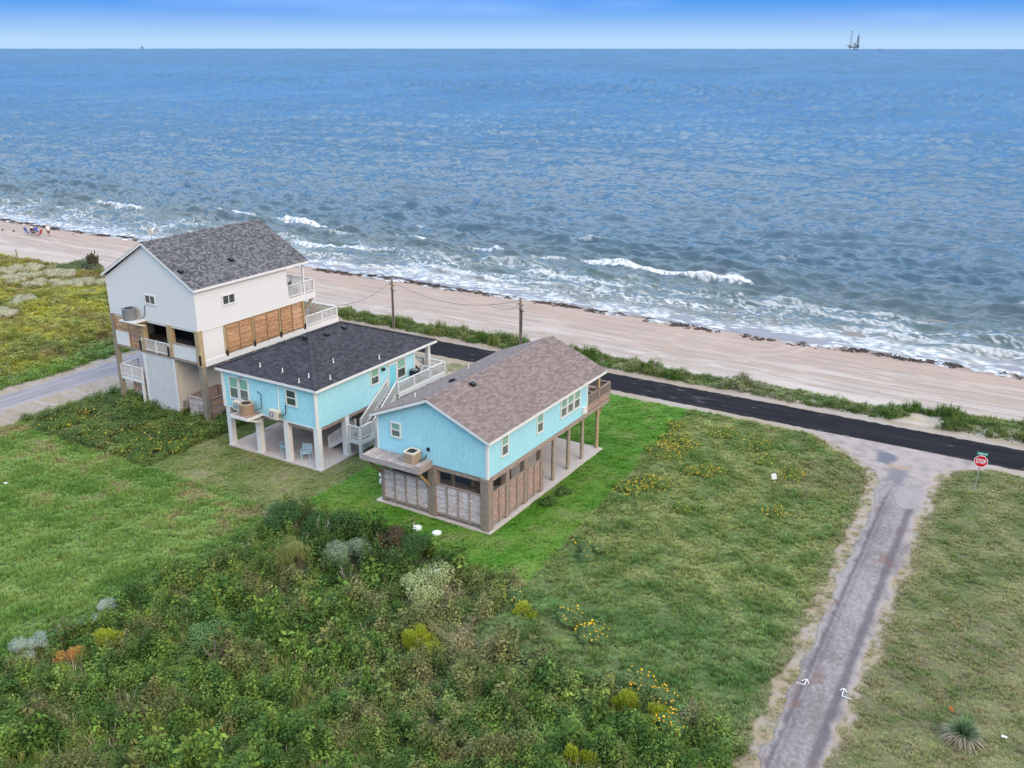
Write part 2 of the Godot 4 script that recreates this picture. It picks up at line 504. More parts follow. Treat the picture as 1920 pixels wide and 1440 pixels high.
func sand_color(x: float, z: float) -> Color:
	var t: float = n_mid.get_noise_2d(x * 0.25, z * 2.6)
	var u: float = n_small.get_noise_2d(x * 0.22, z * 3.2)
	var c := Color(0.39, 0.33, 0.288).lerp(Color(0.47, 0.415, 0.375), clampf(0.5 + t * 1.5, 0.0, 1.0))
	if z < -72.0:
		c = c.lerp(Color(0.39, 0.295, 0.245), sst(-76.0, -85.0, z + t * 6.0))
		c = c.lerp(Color(0.33, 0.255, 0.19), clampf((u - 0.02) * 1.9, 0.0, 0.7) * sst(-73.0, -76.0, z))
		# tyre tracks along the beach, and a turning arc
		for k in 6:
			var zt: float = -76.0 - k * 1.9 + n_big.get_noise_2d(x * 0.35, 50.0 + k * 9.0) * 2.4
			var near: float = minf(absf(z - zt), absf(z - zt - 1.7))
			c = c.lerp(Color(0.29, 0.24, 0.21), sst(0.34, 0.08, near) * 0.75 * sst(-0.25, 0.15, n_small.get_noise_2d(x * 0.5, k * 31.0)))
		for r in [4.2, 5.7]:
			var dd: float = absf(Vector2(x + 26.5, z + 86.4).length() - r)
			if x > -24.5:
				c = c.lerp(Color(0.52, 0.45, 0.41), sst(0.3, 0.1, dd) * 0.35)
		c = c.lerp(Color(0.235, 0.18, 0.155), sst(-86.4, -88.6, z + t * 1.6))
		c = c.lerp(Color(0.2, 0.19, 0.18), sst(-88.6, -91.0, z))
	else:
		c = c.lerp(Color(0.40, 0.315, 0.2), clampf(0.55 + u * 1.6, 0.0, 0.9) if x > -30.0 and z > -60.0 else clampf(0.25 + u * 1.6, 0.0, 0.75))
		c = c.lerp(Color(0.16, 0.19, 0.06), clampf((n_small.get_noise_2d(x * 4.0, z * 4.0) - 0.25) * 2.0, 0.0, 0.5) * (1.0 if z > -64.0 else 0.3))
	return c

func ground_color(x: float, z: float) -> Color:
	if z < -73.5:
		return sand_color(x, z)
	var k := cover(x, z)
	if k == 0:
		return sand_color(x, z)
	var c := plant_color(k, x, z)
	if k == 1:
		return c
	if k == 2 or k == 10:
		return c * 0.95
	var soil := Color(0.07, 0.06, 0.035)
	if k == 9 or k == 8:
		soil = Color(0.42, 0.36, 0.29)
		if k == 9:
			return c.lerp(sand_color(x, z), 0.85)
	elif k == 7 or k == 6:
		soil = Color(0.16, 0.15, 0.08)
	return (c * 0.8).lerp(soil, 0.4)

func sheet(xs: PackedFloat32Array, zs: PackedFloat32Array, fy: Callable, fc: Callable) -> ArrayMesh:
	var nx := xs.size()
	var nz := zs.size()
	var v := PackedVector3Array(); v.resize(nx * nz)
	var nn := PackedVector3Array(); nn.resize(nx * nz)
	var c := PackedColorArray(); c.resize(nx * nz)
	for j in nz:
		for i in nx:
			var k := j * nx + i
			v[k] = Vector3(xs[i], fy.call(xs[i], zs[j]), zs[j])
			c[k] = fc.call(xs[i], zs[j])
	return grid_mesh(v, nn, c, nx, nz)

func grid_mesh(v: PackedVector3Array, nn: PackedVector3Array, c: PackedColorArray, nx: int, nz: int) -> ArrayMesh:   # rows go towards -z, columns towards +x
	for j in nz:
		for i in nx:
			var k := j * nx + i
			var dx: Vector3 = v[j * nx + mini(i + 1, nx - 1)] - v[j * nx + maxi(i - 1, 0)]
			var dz: Vector3 = v[mini(j + 1, nz - 1) * nx + i] - v[maxi(j - 1, 0) * nx + i]
			nn[k] = dx.cross(dz).normalized()
	var idx := PackedInt32Array(); idx.resize((nx - 1) * (nz - 1) * 6)
	var p := 0
	for j in nz - 1:
		for i in nx - 1:
			var a := j * nx + i
			for q in [a, a + nx, a + 1, a + 1, a + nx, a + nx + 1]:
				idx[p] = q; p += 1
	var arr := []
	arr.resize(Mesh.ARRAY_MAX)
	arr[Mesh.ARRAY_VERTEX] = v; arr[Mesh.ARRAY_NORMAL] = nn; arr[Mesh.ARRAY_COLOR] = c; arr[Mesh.ARRAY_INDEX] = idx
	var m := ArrayMesh.new()
	m.add_surface_from_arrays(Mesh.PRIMITIVE_TRIANGLES, arr)
	return m

func steps(parts: Array) -> PackedFloat32Array:   # [[from, step], ..., [end]]
	var out := PackedFloat32Array()
	for i in parts.size() - 1:
		var a: float = parts[i][0]
		var b: float = parts[i + 1][0]
		var n: int = maxi(1, roundi(absf(b - a) / parts[i][1]))
		for k in n:
			out.append(lerpf(a, b, float(k) / n))
	out.append(parts[-1][0])
	return out

func build_ground() -> void:
	var xs := steps([[-260.0, 5.0], [-150.0, 0.7], [-74.0, 0.22], [6.0, 3.0], [90.0]])
	struct("ground", sheet(xs, steps([[40.0, 4.0], [-12.0, 0.22], [-64.8, 0.3], [-70.0]]), land_y, ground_color), M.ground)
	struct("beach", sheet(xs, steps([[-70.0, 0.22], [-92.0, 2.0], [-130.0]]), land_y, ground_color), M.sand)
	# the wet strip that the last wave left
	var wet := func(x: float, z: float) -> float:
		return land_y(x, z) + 0.006
	var wetc := func(x: float, z: float) -> Color:
		return Color(0.2, 0.18, 0.18).lerp(Color(0.27, 0.23, 0.21), clampf(0.5 + n_small.get_noise_2d(x * 0.5, z * 2.0), 0.0, 1.0))
	var rows := 14
	var cols := 620
	var v := PackedVector3Array()
	var c := PackedColorArray()
	for j in rows:
		for i in cols:
			var x: float = lerpf(-200.0, 60.0, float(i) / (cols - 1))
			var edge: float = -88.7 + n_big.get_noise_2d(x * 1.3, 90.0) * 1.5 + n_mid.get_noise_2d(x * 1.4, 91.0) * 0.35
			var z: float = lerpf(edge, -93.5, float(j) / (rows - 1))
			v.append(Vector3(x, wet.call(x, z), z)); c.append(wetc.call(x, z))
	var nn := PackedVector3Array(); nn.resize(v.size())
	struct("wet_sand", grid_mesh(v, nn, c, cols, rows), M.wet_sand)

func strip_mesh(z0: float, z1: float, dz: float, cols: int, left: Callable, right: Callable, y: float, fc: Callable, side_x := false) -> ArrayMesh:
	# a sheet that follows z (or x, when side_x), its two edges given by functions
	var n: int = int(absf(z1 - z0) / dz) + 1
	var v := PackedVector3Array()
	var c := PackedColorArray()
	for j in n:
		var s: float = lerpf(z0, z1, float(j) / (n - 1))
		var l: float = left.call(s)
		var r: float = right.call(s)
		for i in cols:
			var t: float = float(i) / (cols - 1)
			var q: float = lerpf(l, r, t)
			var p := Vector3(q, 0, s)
			if side_x:
				p = Vector3(s, 0, q)
			p.y = y + 0.05 * (1.0 - pow(absf(2.0 * t - 1.0), 2.0))
			if i == 0 or i == cols - 1:
				p.y = -0.05
			v.append(p)
			c.append(fc.call(p.x, p.z, t))
	var nn := PackedVector3Array(); nn.resize(v.size())
	return grid_mesh(v, nn, c, cols, n)

func build_roads() -> void:
	# the black road behind the beach: rows run along x here
	var rl := func(s: float) -> float:
		return -65.25 + n_small.get_noise_2d(s * 2.0, 5.0) * 0.14
	var rr := func(s: float) -> float:
		return -69.1 + n_small.get_noise_2d(s * 2.0, 15.0) * 0.16
	var rc := func(x: float, z: float, t: float) -> Color:
		var c := Color(0.016, 0.016, 0.02)
		c = c.lerp(Color(0.03, 0.03, 0.035), clampf(0.4 + n_small.get_noise_2d(x * 0.25, z * 4.0), 0.0, 1.0))
		c = c.lerp(Color(0.25, 0.24, 0.24), clampf((n_small.get_noise_2d(x * 1.1 + 200.0, z * 5.0) - 0.6) * 5.0, 0.0, 0.4))
		c = c.lerp(Color(0.2, 0.19, 0.19), sst(-30.0, -26.0, x) * sst(-21.0, -25.0, x) * clampf((n_small.get_noise_2d(x * 0.8 + 90.0, z * 4.0) - 0.25) * 2.0, 0.0, 0.5))
		return c.lerp(Color(0.2, 0.17, 0.15), sst(0.05, 0.0, minf(t, 1.0 - t)) * 0.5)
	struct("asphalt_road", strip_mesh(70.0, -68.0, 0.2, 28, rl, rr, 0.03, rc, true), M.asphalt)
	# the lane on the right
	var ll := func(s: float) -> float:
		return lane_left(s) + n_small.get_noise_2d(s * 1.2, 25.0) * 0.3 + n_mid.get_noise_2d(s * 2.0, 2.0) * 0.35 + n_small.get_noise_2d(s * 7.0, 45.0) * 0.08
	var lr := func(s: float) -> float:
		return lane_right(s) + n_small.get_noise_2d(s * 1.2, 35.0) * 0.22 + n_mid.get_noise_2d(s * 2.0, 12.0) * 0.25 + n_small.get_noise_2d(s * 7.0, 65.0) * 0.08
	var lc := func(x: float, z: float, t: float) -> Color:
		var g: float = n_small.get_noise_2d(x * 2.0, z * 2.0)
		var b: float = n_mid.get_noise_2d(x * 2.0, z * 1.2)
		var h: float = n_small.get_noise_2d(x * 9.0, z * 9.0)
		var c := Color(0.25, 0.225, 0.215).lerp(Color(0.42, 0.38, 0.37), clampf(0.5 + b * 0.7 + g * 0.4 + h * 1.0, 0.0, 1.0))
		var mid: float = (lane_left(clampf(z, -56.0, 0.0)) + lane_right(clampf(z, -56.0, 0.0))) / 2.0
		for o in [-0.78, -0.5, 0.72]:
			var wd: float = 0.2 if o == 0.72 else 0.1
			c = c.lerp(Color(0.135, 0.13, 0.145), sst(wd * 1.6, wd * 0.4, absf(x - mid - o - g * 0.05)) * (0.75 if o != -0.5 else 0.35) * sst(-59.0, -56.0, z))
		c = c.lerp(Color(0.24, 0.14, 0.11), clampf((n_mid.get_noise_2d(x * 4.0 + 31.0, z * 2.5) - 0.42) * 3.0, 0.0, 0.5))
		var rim: float = minf(t, 1.0 - t)
		c = c.lerp(Color(0.46, 0.41, 0.36), sst(0.16 + g * 0.12, 0.0, rim) * clampf(0.7 + g, 0.0, 0.95))
		# sand and broken pavement where the lane meets the road
		var j: float = sst(-57.0, -60.5, z + b * 2.5)
		c = c.lerp(Color(0.5, 0.44, 0.4), j * clampf(0.75 + g * 0.8, 0.0, 1.0))
		c = c.lerp(Color(0.2, 0.21, 0.24), sst(0.95, 0.6, Vector2((x + 9.0) * 1.0, (z + 62.7) * 0.8).length() + g * 0.5))
		c = c.lerp(Color(0.25, 0.24, 0.26), sst(-58.4, -59.2, z + g) * sst(-61.6, -61.0, z + g * 0.5) * sst(-7.0, -7.5, x + g * 0.3) * sst(-8.6, -8.2, x) * 0.9)
		c = c.lerp(Color(0.5, 0.36, 0.22), sst(0.6, 0.3, Vector2((x + 8.0) * 0.8, (z + 61.6) * 1.6).length() + g * 0.4) * 0.7)
		c = c.lerp(Color(0.45, 0.41, 0.4), sst(1.2, 0.85, Vector2((x + 6.6), (z + 57.2) * 0.7).length() + g * 0.9 + b * 0.6) * 0.75)
		return c
	struct("gravel_road", strip_mesh(6.0, -65.2, 0.1, 36, ll, lr, 0.02, lc), M.gravel)
	# the lane on the left, past the tall house
	var al := func(s: float) -> float:
		return -71.1 + n_small.get_noise_2d(s * 2.0, 45.0) * 0.3
	var ar := func(s: float) -> float:
		return -67.7 + n_small.get_noise_2d(s * 2.0, 55.0) * 0.4
	var ac := func(x: float, z: float, t: float) -> Color:
		var b: float = n_small.get_noise_2d(x * 3.0, z * 0.5)
		var c := Color(0.36, 0.34, 0.36).lerp(Color(0.44, 0.42, 0.43), clampf(0.5 + b, 0.0, 1.0))
		for o in [-70.3, -69.2, -68.6]:
			c = c.lerp(Color(0.24, 0.24, 0.27), sst(0.3, 0.08, absf(x - o - b * 0.1)) * 0.5)
		return c
	struct("gravel_road", strip_mesh(6.0, -65.3, 0.2, 20, al, ar, 0.02, ac), M.gravel)
	# two painted arrows at the edges of the lane
	for k in 2:
		var mb := MB.new()
		var pts: Array = [[-7.46, -35.75], [-7.09, -35.76], [-7.12, -36.24], [-7.27, -35.97], [-6.95, -35.93]] if k == 0 else [[-5.12, -35.82], [-5.53, -35.84], [-5.57, -36.44], [-5.7, -36.19], [-5.41, -36.18]]
		for s in [[0, 1], [1, 2], [3, 2], [4, 2]]:
			var a := Vector3(pts[s[0]][0], 0.075, pts[s[0]][1])
			var b := Vector3(pts[s[1]][0], 0.075, pts[s[1]][1])
			mb.bar(a, b, 0.036, 0.01)
		var o := put("road_arrow", mb.mesh(), M.marking)
		o.set_meta("kind", "structure")
		tag(o, ["white painted bent arrow at the left edge of the grey lane", "white painted bent arrow at the right edge of the grey lane"][k], "road marking", "painted arrows on the lane")

# ---------------------------------------------------------------- the sea
func breaker(x: float, z: float) -> Vector2:   # height of the breaking waves near the shore, and how much foam they carry
	var h := 0.0
	var f := 0.0
	# [line z, wander, width, height, foam segments [from, to, strength], seed]
	for b in [[-107.6, 1.5, 1.25, 0.85, [[-56.0, -33.0, 0.9], [-63.0, -58.0, 0.5], [-152.0, -139.0, 0.6], [-99.0, -93.0, 0.4]], 1.0], [-110.4, 1.4, 1.15, 0.75, [[-74.0, -67.0, 0.6], [-87.5, -79.0, 0.6], [-113.0, -98.0, 0.7], [-126.0, -117.0, 0.6]], 2.0],
			[-119.0, 2.2, 1.4, 0.8, [[-63.0, -58.0, 0.42], [-93.0, -87.0, 0.35]], 3.0], [-102.8, 1.3, 1.0, 0.5, [[-79.0, -62.0, 0.4], [-30.0, -14.0, 0.4]], 8.0], [-99.5, 1.3, 0.9, 0.4, [[-60.0, -46.0, 0.5], [-98.0, -84.0, 0.6], [-30.0, -12.0, 0.45]], 4.0], [-95.6, 1.0, 0.7, 0.26, [[-75.0, -52.0, 0.5], [-20.0, 0.0, 0.5]], 5.0], [-115.5, 1.8, 1.3, 0.6, [[-6.0, 4.0, 0.4]], 9.0], [-124.0, 2.2, 1.4, 0.65, [[-36.0, -31.0, 0.3]], 11.0], [-131.0, 2.5, 1.6, 0.7, [], 6.0], [-142.0, 3.0, 1.8, 0.65, [], 7.0]]:
		var zc: float = b[0] + b[1] * n_big.get_noise_2d(x * 1.4, b[5] * 77.0) * 1.6 + n_mid.get_noise_2d(x * 1.2, b[5] * 55.0) * 0.7
		var d: float = z - zc
		if absf(d) > b[2] * 4.5:
			continue
		var amp: float = clampf(0.55 + 1.1 * n_big.get_noise_2d(x * 1.1 + 300.0, b[5] * 33.0), 0.1, 1.0)
		var foam := 0.0
		for s in b[4]:
			foam = maxf(foam, s[2] * sst(s[0] - 2.5, s[0] + 2.0, x) * sst(s[1] + 2.5, s[1] - 2.0, x))
		amp = maxf(amp, foam * 0.9)
		var w: float = b[2] * (0.55 if d > 0.0 else 1.5)
		h += b[3] * amp * exp(-d * d / (w * w))
		var rag: float = n_small.get_noise_2d(x * 2.4, z * 2.4) * 0.5
		if foam < 0.2:
			continue
		f = maxf(f, minf(1.0, (foam - 0.2) * 2.2) * sst(-0.7 * foam, -0.15, d + rag) * sst(0.3 + 0.95 * foam, 0.2 + 0.6 * foam, d + rag * 1.4))
	return Vector2(h, f)

func soft(n: float) -> float:   # a rounded crest
	return sqrt(n * n + 0.006) - 0.05

func sea_point(x: float, z: float, cell: float) -> Array:   # [height, colour]
	var shore: float = sst(-90.0, -112.0, z)
	var h := 0.0
	if cell < 70.0:
		h += 0.75 * n_wave.get_noise_2d(x * 0.022 + 33.0, z * 0.016 + 12.0) * sst(70.0, 25.0, cell) * sst(-130.0, -330.0, z)
	if cell > 0.9:   # the chop of the open water, its size growing with the swell far from the shore
		var o: float = maxf(0.0, log(sqrt(33000.0 * cell) / 150.0) / log(2.0))
		var o0 := floorf(o)
		for k in 2:
			var sx: float = pow(2.0, -(o0 + k))
			var sz: float = 0.6 * pow(4.0, -(o0 + k))
			h += minf(0.2 * cell, 2.3) * n_wave.get_noise_2d(x * sx * 0.5 + 11.0 * k, z * sz) * (1.0 - absf(o - o0 - k)) * sst(0.9, 2.0, cell)
	if cell < 14.0:
		h += 0.55 * n_wave.get_noise_2d(x * 0.018, z * 0.055) * sst(14.0, 7.0, cell) * shore
	if cell < 5.0:
		h += 0.62 * (0.75 - 2.0 * soft(n_wave.get_noise_2d(x * 0.072 + 70.0, z * 0.165 + x * 0.014))) * sst(5.0, 2.4, cell) * (0.25 + 0.75 * shore)
	if cell < 2.0:
		h += 0.28 * (0.7 - 2.0 * soft(n_wave.get_noise_2d(x * 0.2 + 170.0, z * 0.38 - x * 0.04))) * sst(2.0, 1.0, cell) * (0.45 + 0.55 * shore)
	if cell < 0.9:
		h += 0.08 * n_wave.get_noise_2d(x * 0.6 + 270.0, z * 1.1) * sst(0.9, 0.45, cell)
	var gust: float = n_wave.get_noise_2d(x * 0.006, z * 0.0028) * 0.5 + n_wave.get_noise_2d(x * 0.02 + 9.0, z * 0.009) * 0.5
	var c := Color(0.01, 0.07, 0.145).lerp(Color(0.026, 0.105, 0.2), clampf(0.5 + gust * 1.1, 0.0, 1.0)).lerp(Color(0.02, 0.072, 0.12), sst(-420.0, -130.0, z)).lerp(Color(0.042, 0.075, 0.08), sst(-130.0, -98.0, z))
	if z > -152.0:
		var b := breaker(x, z)
		h += b.x
		var f: float = b.y * clampf(0.8 + n_small.get_noise_2d(x * 5.0, z * 5.0) * 1.2, 0.2, 1.0)
		if z > -107.0:
			var e: float = n_cell.get_noise_2d(x + n_mid.get_noise_2d(x * 2.0, z * 2.0) * 1.5, z * 1.8) + 1.0
			var web: float = sst(0.2, 0.04, e) * clampf(0.35 + n_mid.get_noise_2d(x * 0.7, z * 1.6 + 60.0) * 1.7 + sst(-104.0, -92.0, z) * 0.3, 0.0, 1.0) * sst(-107.0, -101.0, z)
			var surf: float = sst(-93.4, -91.4, z + n_big.get_noise_2d(x * 1.4, 400.0) * 2.4 + n_mid.get_noise_2d(x * 1.2, z) * 1.2) * clampf(0.6 + n_small.get_noise_2d(x * 1.6, z * 3.0) * 1.1, 0.1, 1.0)
			f = maxf(f, maxf(web * 0.7, surf * 0.8))
			c = c.lerp(Color(0.13, 0.13, 0.11), sst(-99.0, -91.0, z) * 0.7)
		c = c.lerp(Color(0.62, 0.63, 0.63), f)
	return [h - 0.6, c]

func build_sea() -> void:
	var v := PackedVector3Array()
	var c := PackedColorArray()
	var nx := 1100
	var zs := steps([[-87.0, 0.22], [-131.0]])
	for z in zs:
		for i in nx:
			var x: float = lerpf(-262.0, 40.0, float(i) / (nx - 1))
			var p := sea_point(x, z, 0.26)
			v.append(Vector3(x, p[0], z)); c.append(p[1])
	var nn := PackedVector3Array(); nn.resize(v.size())
	var near := grid_mesh(v, nn, c, nx, zs.size())
	v = PackedVector3Array(); c = PackedColorArray()
	var rows := PackedFloat32Array()
	var r := 130.6
	while r < 12300.0:
		rows.append(r)
		r += maxf(0.36, r * r / 33000.0)
	rows.append(12450.0)
	var cols := 760
	for q in rows:
		var k: float = sst(500.0, 3000.0, q)
		var cell: float = maxf(0.36, q * q / 33000.0)
		for i in cols:
			var a: float = deg_to_rad(lerpf(-66.0, 28.0, float(i) / (cols - 1)))
			var x: float = q * lerpf(tan(a), sin(a), k)
			var z: float = -q * lerpf(1.0, cos(a), k)
			var p := sea_point(x, z, cell)
			v.append(Vector3(x, p[0], z)); c.append(p[1])
	nn = PackedVector3Array(); nn.resize(v.size())
	var far: Array = grid_mesh(v, nn, c, cols, rows.size()).surface_get_arrays(0)
	# the farther the water, the more of its small waves are finer than the mesh, so the rougher it is
	near.surface_set_material(0, M.sea)
	var idx: PackedInt32Array = far[Mesh.ARRAY_INDEX]
	var first := 0
	for band in [[200.0, 0.09, 0.5], [330.0, 0.11, 0.48], [560.0, 0.14, 0.44], [1000.0, 0.2, 0.37], [99999.0, 0.28, 0.28]]:
		var n := first
		while n < rows.size() - 1 and rows[n] < band[0]:
			n += 1
		var part := far.duplicate()
		part[Mesh.ARRAY_INDEX] = idx.slice(first * (cols - 1) * 6, n * (cols - 1) * 6)
		near.add_surface_from_arrays(Mesh.PRIMITIVE_TRIANGLES, part)
		var m: StandardMaterial3D = M.sea.duplicate()
		m.roughness = band[1]
		m.metallic_specular = band[2]
		near.surface_set_material(near.get_surface_count() - 1, m)
		first = n
	struct("sea", near, null)

# ---------------------------------------------------------------- building pieces
func shingles(mb: MB, a: Vector3, b: Vector3, d: Vector3, e: Vector3, pitch: float, tones: Array, tab := 0.3) -> void:
	# tabs over the slope whose eave runs a-b and whose ridge runs e-d (e above a); rows overlap, every tab a face of its own tilt and tone
	var n: int = int(((e + d) / 2 - (a + b) / 2).length() / pitch)
	var up := ((b - a).cross(e - a)).normalized()
	if up.y < 0:
		up = -up
	for j in n:
		var t0: float = float(j) / n
		var t1: float = float(j + 1) / n
		var l0 := a.lerp(e, t0)
		var r0 := b.lerp(d, t0)
		var l1 := a.lerp(e, t1)
		var r1 := b.lerp(d, t1)
		var w := (r0 - l0).length()
		if w < 0.1:
			continue
		var k: int = maxi(1, int(w / tab))
		var off: float = rng.randf() * 0.8 / k
		var lift := up * 0.028
		var prev := 0.0
		var i := 0
		while prev < 1.0:
			var nxt: float = minf(1.0, (i + 1.0) / k + off + rng.randf_range(-0.15, 0.15) / k)
			if i >= k:
				nxt = 1.0
			mb.col = (tones[0] as Color).lerp(tones[1], pow(rng.randf(), 1.3))
			var p := l0.lerp(r0, prev) + lift
			var q := l0.lerp(r0, nxt) + lift
			var s := l1.lerp(r1, nxt) + up * 0.012
			var u := l1.lerp(r1, prev) + up * 0.012
			mb.tri(p, q, s, up); mb.tri(p, s, u, up)
			mb.quad(p - lift * 0.9, q - lift * 0.9, q, p)
			prev = nxt
			i += 1

func lap_wall(mb: MB, o: Vector3, along: Vector3, out_dir: Vector3, y0: float, y1: float, left: Callable, right: Callable, pitch: float) -> void:
	# overlapping boards: every course leans out at its foot
	var n: int = int(ceil((y1 - y0) / pitch))
	for j in n:
		var a: float = y0 + (y1 - y0) * j / n
		var b: float = y0 + (y1 - y0) * (j + 1) / n
		var p := o + along * float(left.call(a)) + Vector3(0, a, 0)
		var q := o + along * float(right.call(a)) + Vector3(0, a, 0)
		var r := o + along * float(right.call(b)) + Vector3(0, b, 0)
		var s := o + along * float(left.call(b)) + Vector3(0, b, 0)
		mb.quad(p + out_dir * 0.034, q + out_dir * 0.034, r + out_dir * 0.004, s + out_dir * 0.004)
		mb.quad(p, q, q + out_dir * 0.034, p + out_dir * 0.034)

func groove_wall(mb: MB, o: Vector3, along: Vector3, out_dir: Vector3, width: float, y0: float, top: Callable, pitch: float) -> void:
	# boards that stand upright with a sunk joint between them; top(u) is the upper edge
	var n: int = int(round(width / pitch))
	for j in n:
		var a: float = width * j / n
		var b: float = width * (j + 1) / n - 0.018
		var g: float = width * (j + 1) / n
		var f := out_dir * 0.014
		var ya: float = top.call(a)
		var yb: float = top.call(b)
		var yg: float = top.call(g)
		var lo := Vector3(0, y0, 0)
		mb.quad(o + along * a + lo + f, o + along * b + lo + f, o + along * b + Vector3(0, yb, 0) + f, o + along * a + Vector3(0, ya, 0) + f)
		mb.quad(o + along * b + lo, o + along * g + lo, o + along * g + Vector3(0, yg, 0), o + along * b + Vector3(0, yb, 0))
		mb.quad(o + along * b + lo + f, o + along * b + lo, o + along * b + Vector3(0, yb, 0), o + along * b + Vector3(0, yb, 0) + f)
		mb.quad(o + along * g + lo, o + along * g + lo + f, o + along * g + Vector3(0, yg, 0) + f, o + along * g + Vector3(0, yg, 0))

# a window on a wall of a house: side "f" (the wall facing the viewer, at depth d) or "r" (the wall at u); a and b are its span along the wall
func window(parent: Node3D, side: String, wall: float, a: float, b: float, y0: float, y1: float, upper: String, lower: String, slider := false) -> void:
	var fr := MB.new()
	var t := 0.085
	var bb := func(p0: float, p1: float, q0: float, q1: float, n0: float, n1: float) -> void:
		if side == "f":
			fr.box(H(p0, q0, wall - n0), H(p1, q1, wall - n1))
		else:
			fr.box(H(wall + n0, q0, p0), H(wall + n1, q1, p1))
	bb.call(a, b, y1 - t, y1, 0.0, 0.075); bb.call(a, b, y0, y0 + t, 0.0, 0.085)
	bb.call(a, a + t, y0 + t, y1 - t, 0.0, 0.07); bb.call(b - t, b, y0 + t, y1 - t, 0.0, 0.07)
	var ym: float = (y0 + y1) / 2
	var xm: float = (a + b) / 2
	if slider:
		bb.call(xm - 0.03, xm + 0.03, y0 + t, y1 - t, 0.0, 0.062)
	else:
		bb.call(a + t, b - t, ym - 0.03, ym + 0.03, 0.0, 0.062)
	var w := put("window", fr.mesh(), M.white_paint, parent)
	for k in 2:
		var p0: float = a + t
		var p1: float = b - t
		var q0: float = y0 + t
		var q1: float = y1 - t
		if slider:
			p0 = a + t if k == 0 else xm + 0.03
			p1 = xm - 0.03 if k == 0 else b - t
		else:
			q0 = ym + 0.03 if k == 0 else y0 + t
			q1 = y1 - t if k == 0 else ym - 0.03
		var inner: String = upper if k == 0 else lower
		if side == "f":
			nb(w, "blind", M[inner], Vector3(p0, q0, wall - 0.002), Vector3(p1, q1, wall - 0.022))
			nb(w, "pane", M.pane, Vector3(p0, q0, wall - 0.045), Vector3(p1, q1, wall - 0.048))
		else:
			nb(w, "blind", M[inner], Vector3(wall + 0.002, q0, p0), Vector3(wall + 0.022, q1, p1))
			nb(w, "pane", M.pane, Vector3(wall + 0.045, q0, p0), Vector3(wall + 0.048, q1, p1))

# a railing from p to q (both at floor level): rails and posts in one mesh, balusters below it
func railing(parent: Node3D, p: Vector3, q: Vector3, h: float, m: String, gap := 0.13, posts := 1.9, foot := 0.1) -> void:
	var mb := MB.new()
	var up := Vector3(0, 1, 0)
	mb.bar(p + up * (h - 0.02), q + up * (h - 0.02), 0.11, 0.045)
	mb.bar(p + up * foot, q + up * foot, 0.05, 0.08)
	var flat := Vector3(q.x - p.x, 0, q.z - p.z)
	var l := flat.length()
	var n: int = maxi(1, int(round(l / posts)))
	for i in n + 1:
		var c := p.lerp(q, float(i) / n)
		mb.box(c + Vector3(-0.055, -0.02, -0.055), c + Vector3(0.055, h + 0.03, 0.055))
	var r := put("railing", mb.mesh(), M[m], parent)
	var k: int = int(l / gap)
	for i in k:
		var t: float = (i + 0.5) / k
		var c := p.lerp(q, t)
		put("baluster", box_mesh(Vector3(0.04, snappedf(h - foot - 0.08, 0.01), 0.04)), M[m], r, c + up * (foot + h) / 2)

# a slatted panel: frame in one mesh, each slat its own. From p to q along the bottom, height h, slats every pitch.
func slat_panel(parent: Node3D, p: Vector3, q: Vector3, h: float, pitch: float, frame: String, kinds: Array, studs: int, out_dir: Vector3, thick := 0.02, called := "slat_panel") -> void:
	var mb := MB.new()
	var up := Vector3(0, 1, 0)
	var f := (q - p).normalized()
	mb.bar(p + up * h + out_dir * 0.02, q + up * h + out_dir * 0.02, 0.1, 0.07)
	mb.bar(p + out_dir * 0.015, q + out_dir * 0.015, 0.06, 0.09)
	for i in studs + 1:
		var c := p.lerp(q, float(i) / studs) + out_dir * 0.035
		mb.bar(c - up * 0.16, c + up * (h - 0.02), 0.075, 0.045)
	var r := put(called, mb.mesh(), M[frame], parent)
	var n: int = int((h - 0.1) / pitch)
	for j in n:
		var c := up * (0.07 + pitch * (j + 0.5))
		for i in studs:
			var a := p.lerp(q, float(i) / studs) + f * 0.035 + c
			var b := p.lerp(q, float(i + 1) / studs) - f * 0.035 + c
			var o := nbeam(r, "slat", M[kinds[rng.randi() % kinds.size()]], a, b, thick, pitch * 0.74)
			o.transform.basis = o.transform.basis * Basis(Vector3(0, 0, 1), rng.randf_range(0.12, 0.3) * (1.0 if (f.cross(up)).dot(out_dir) > 0 else -1.0))

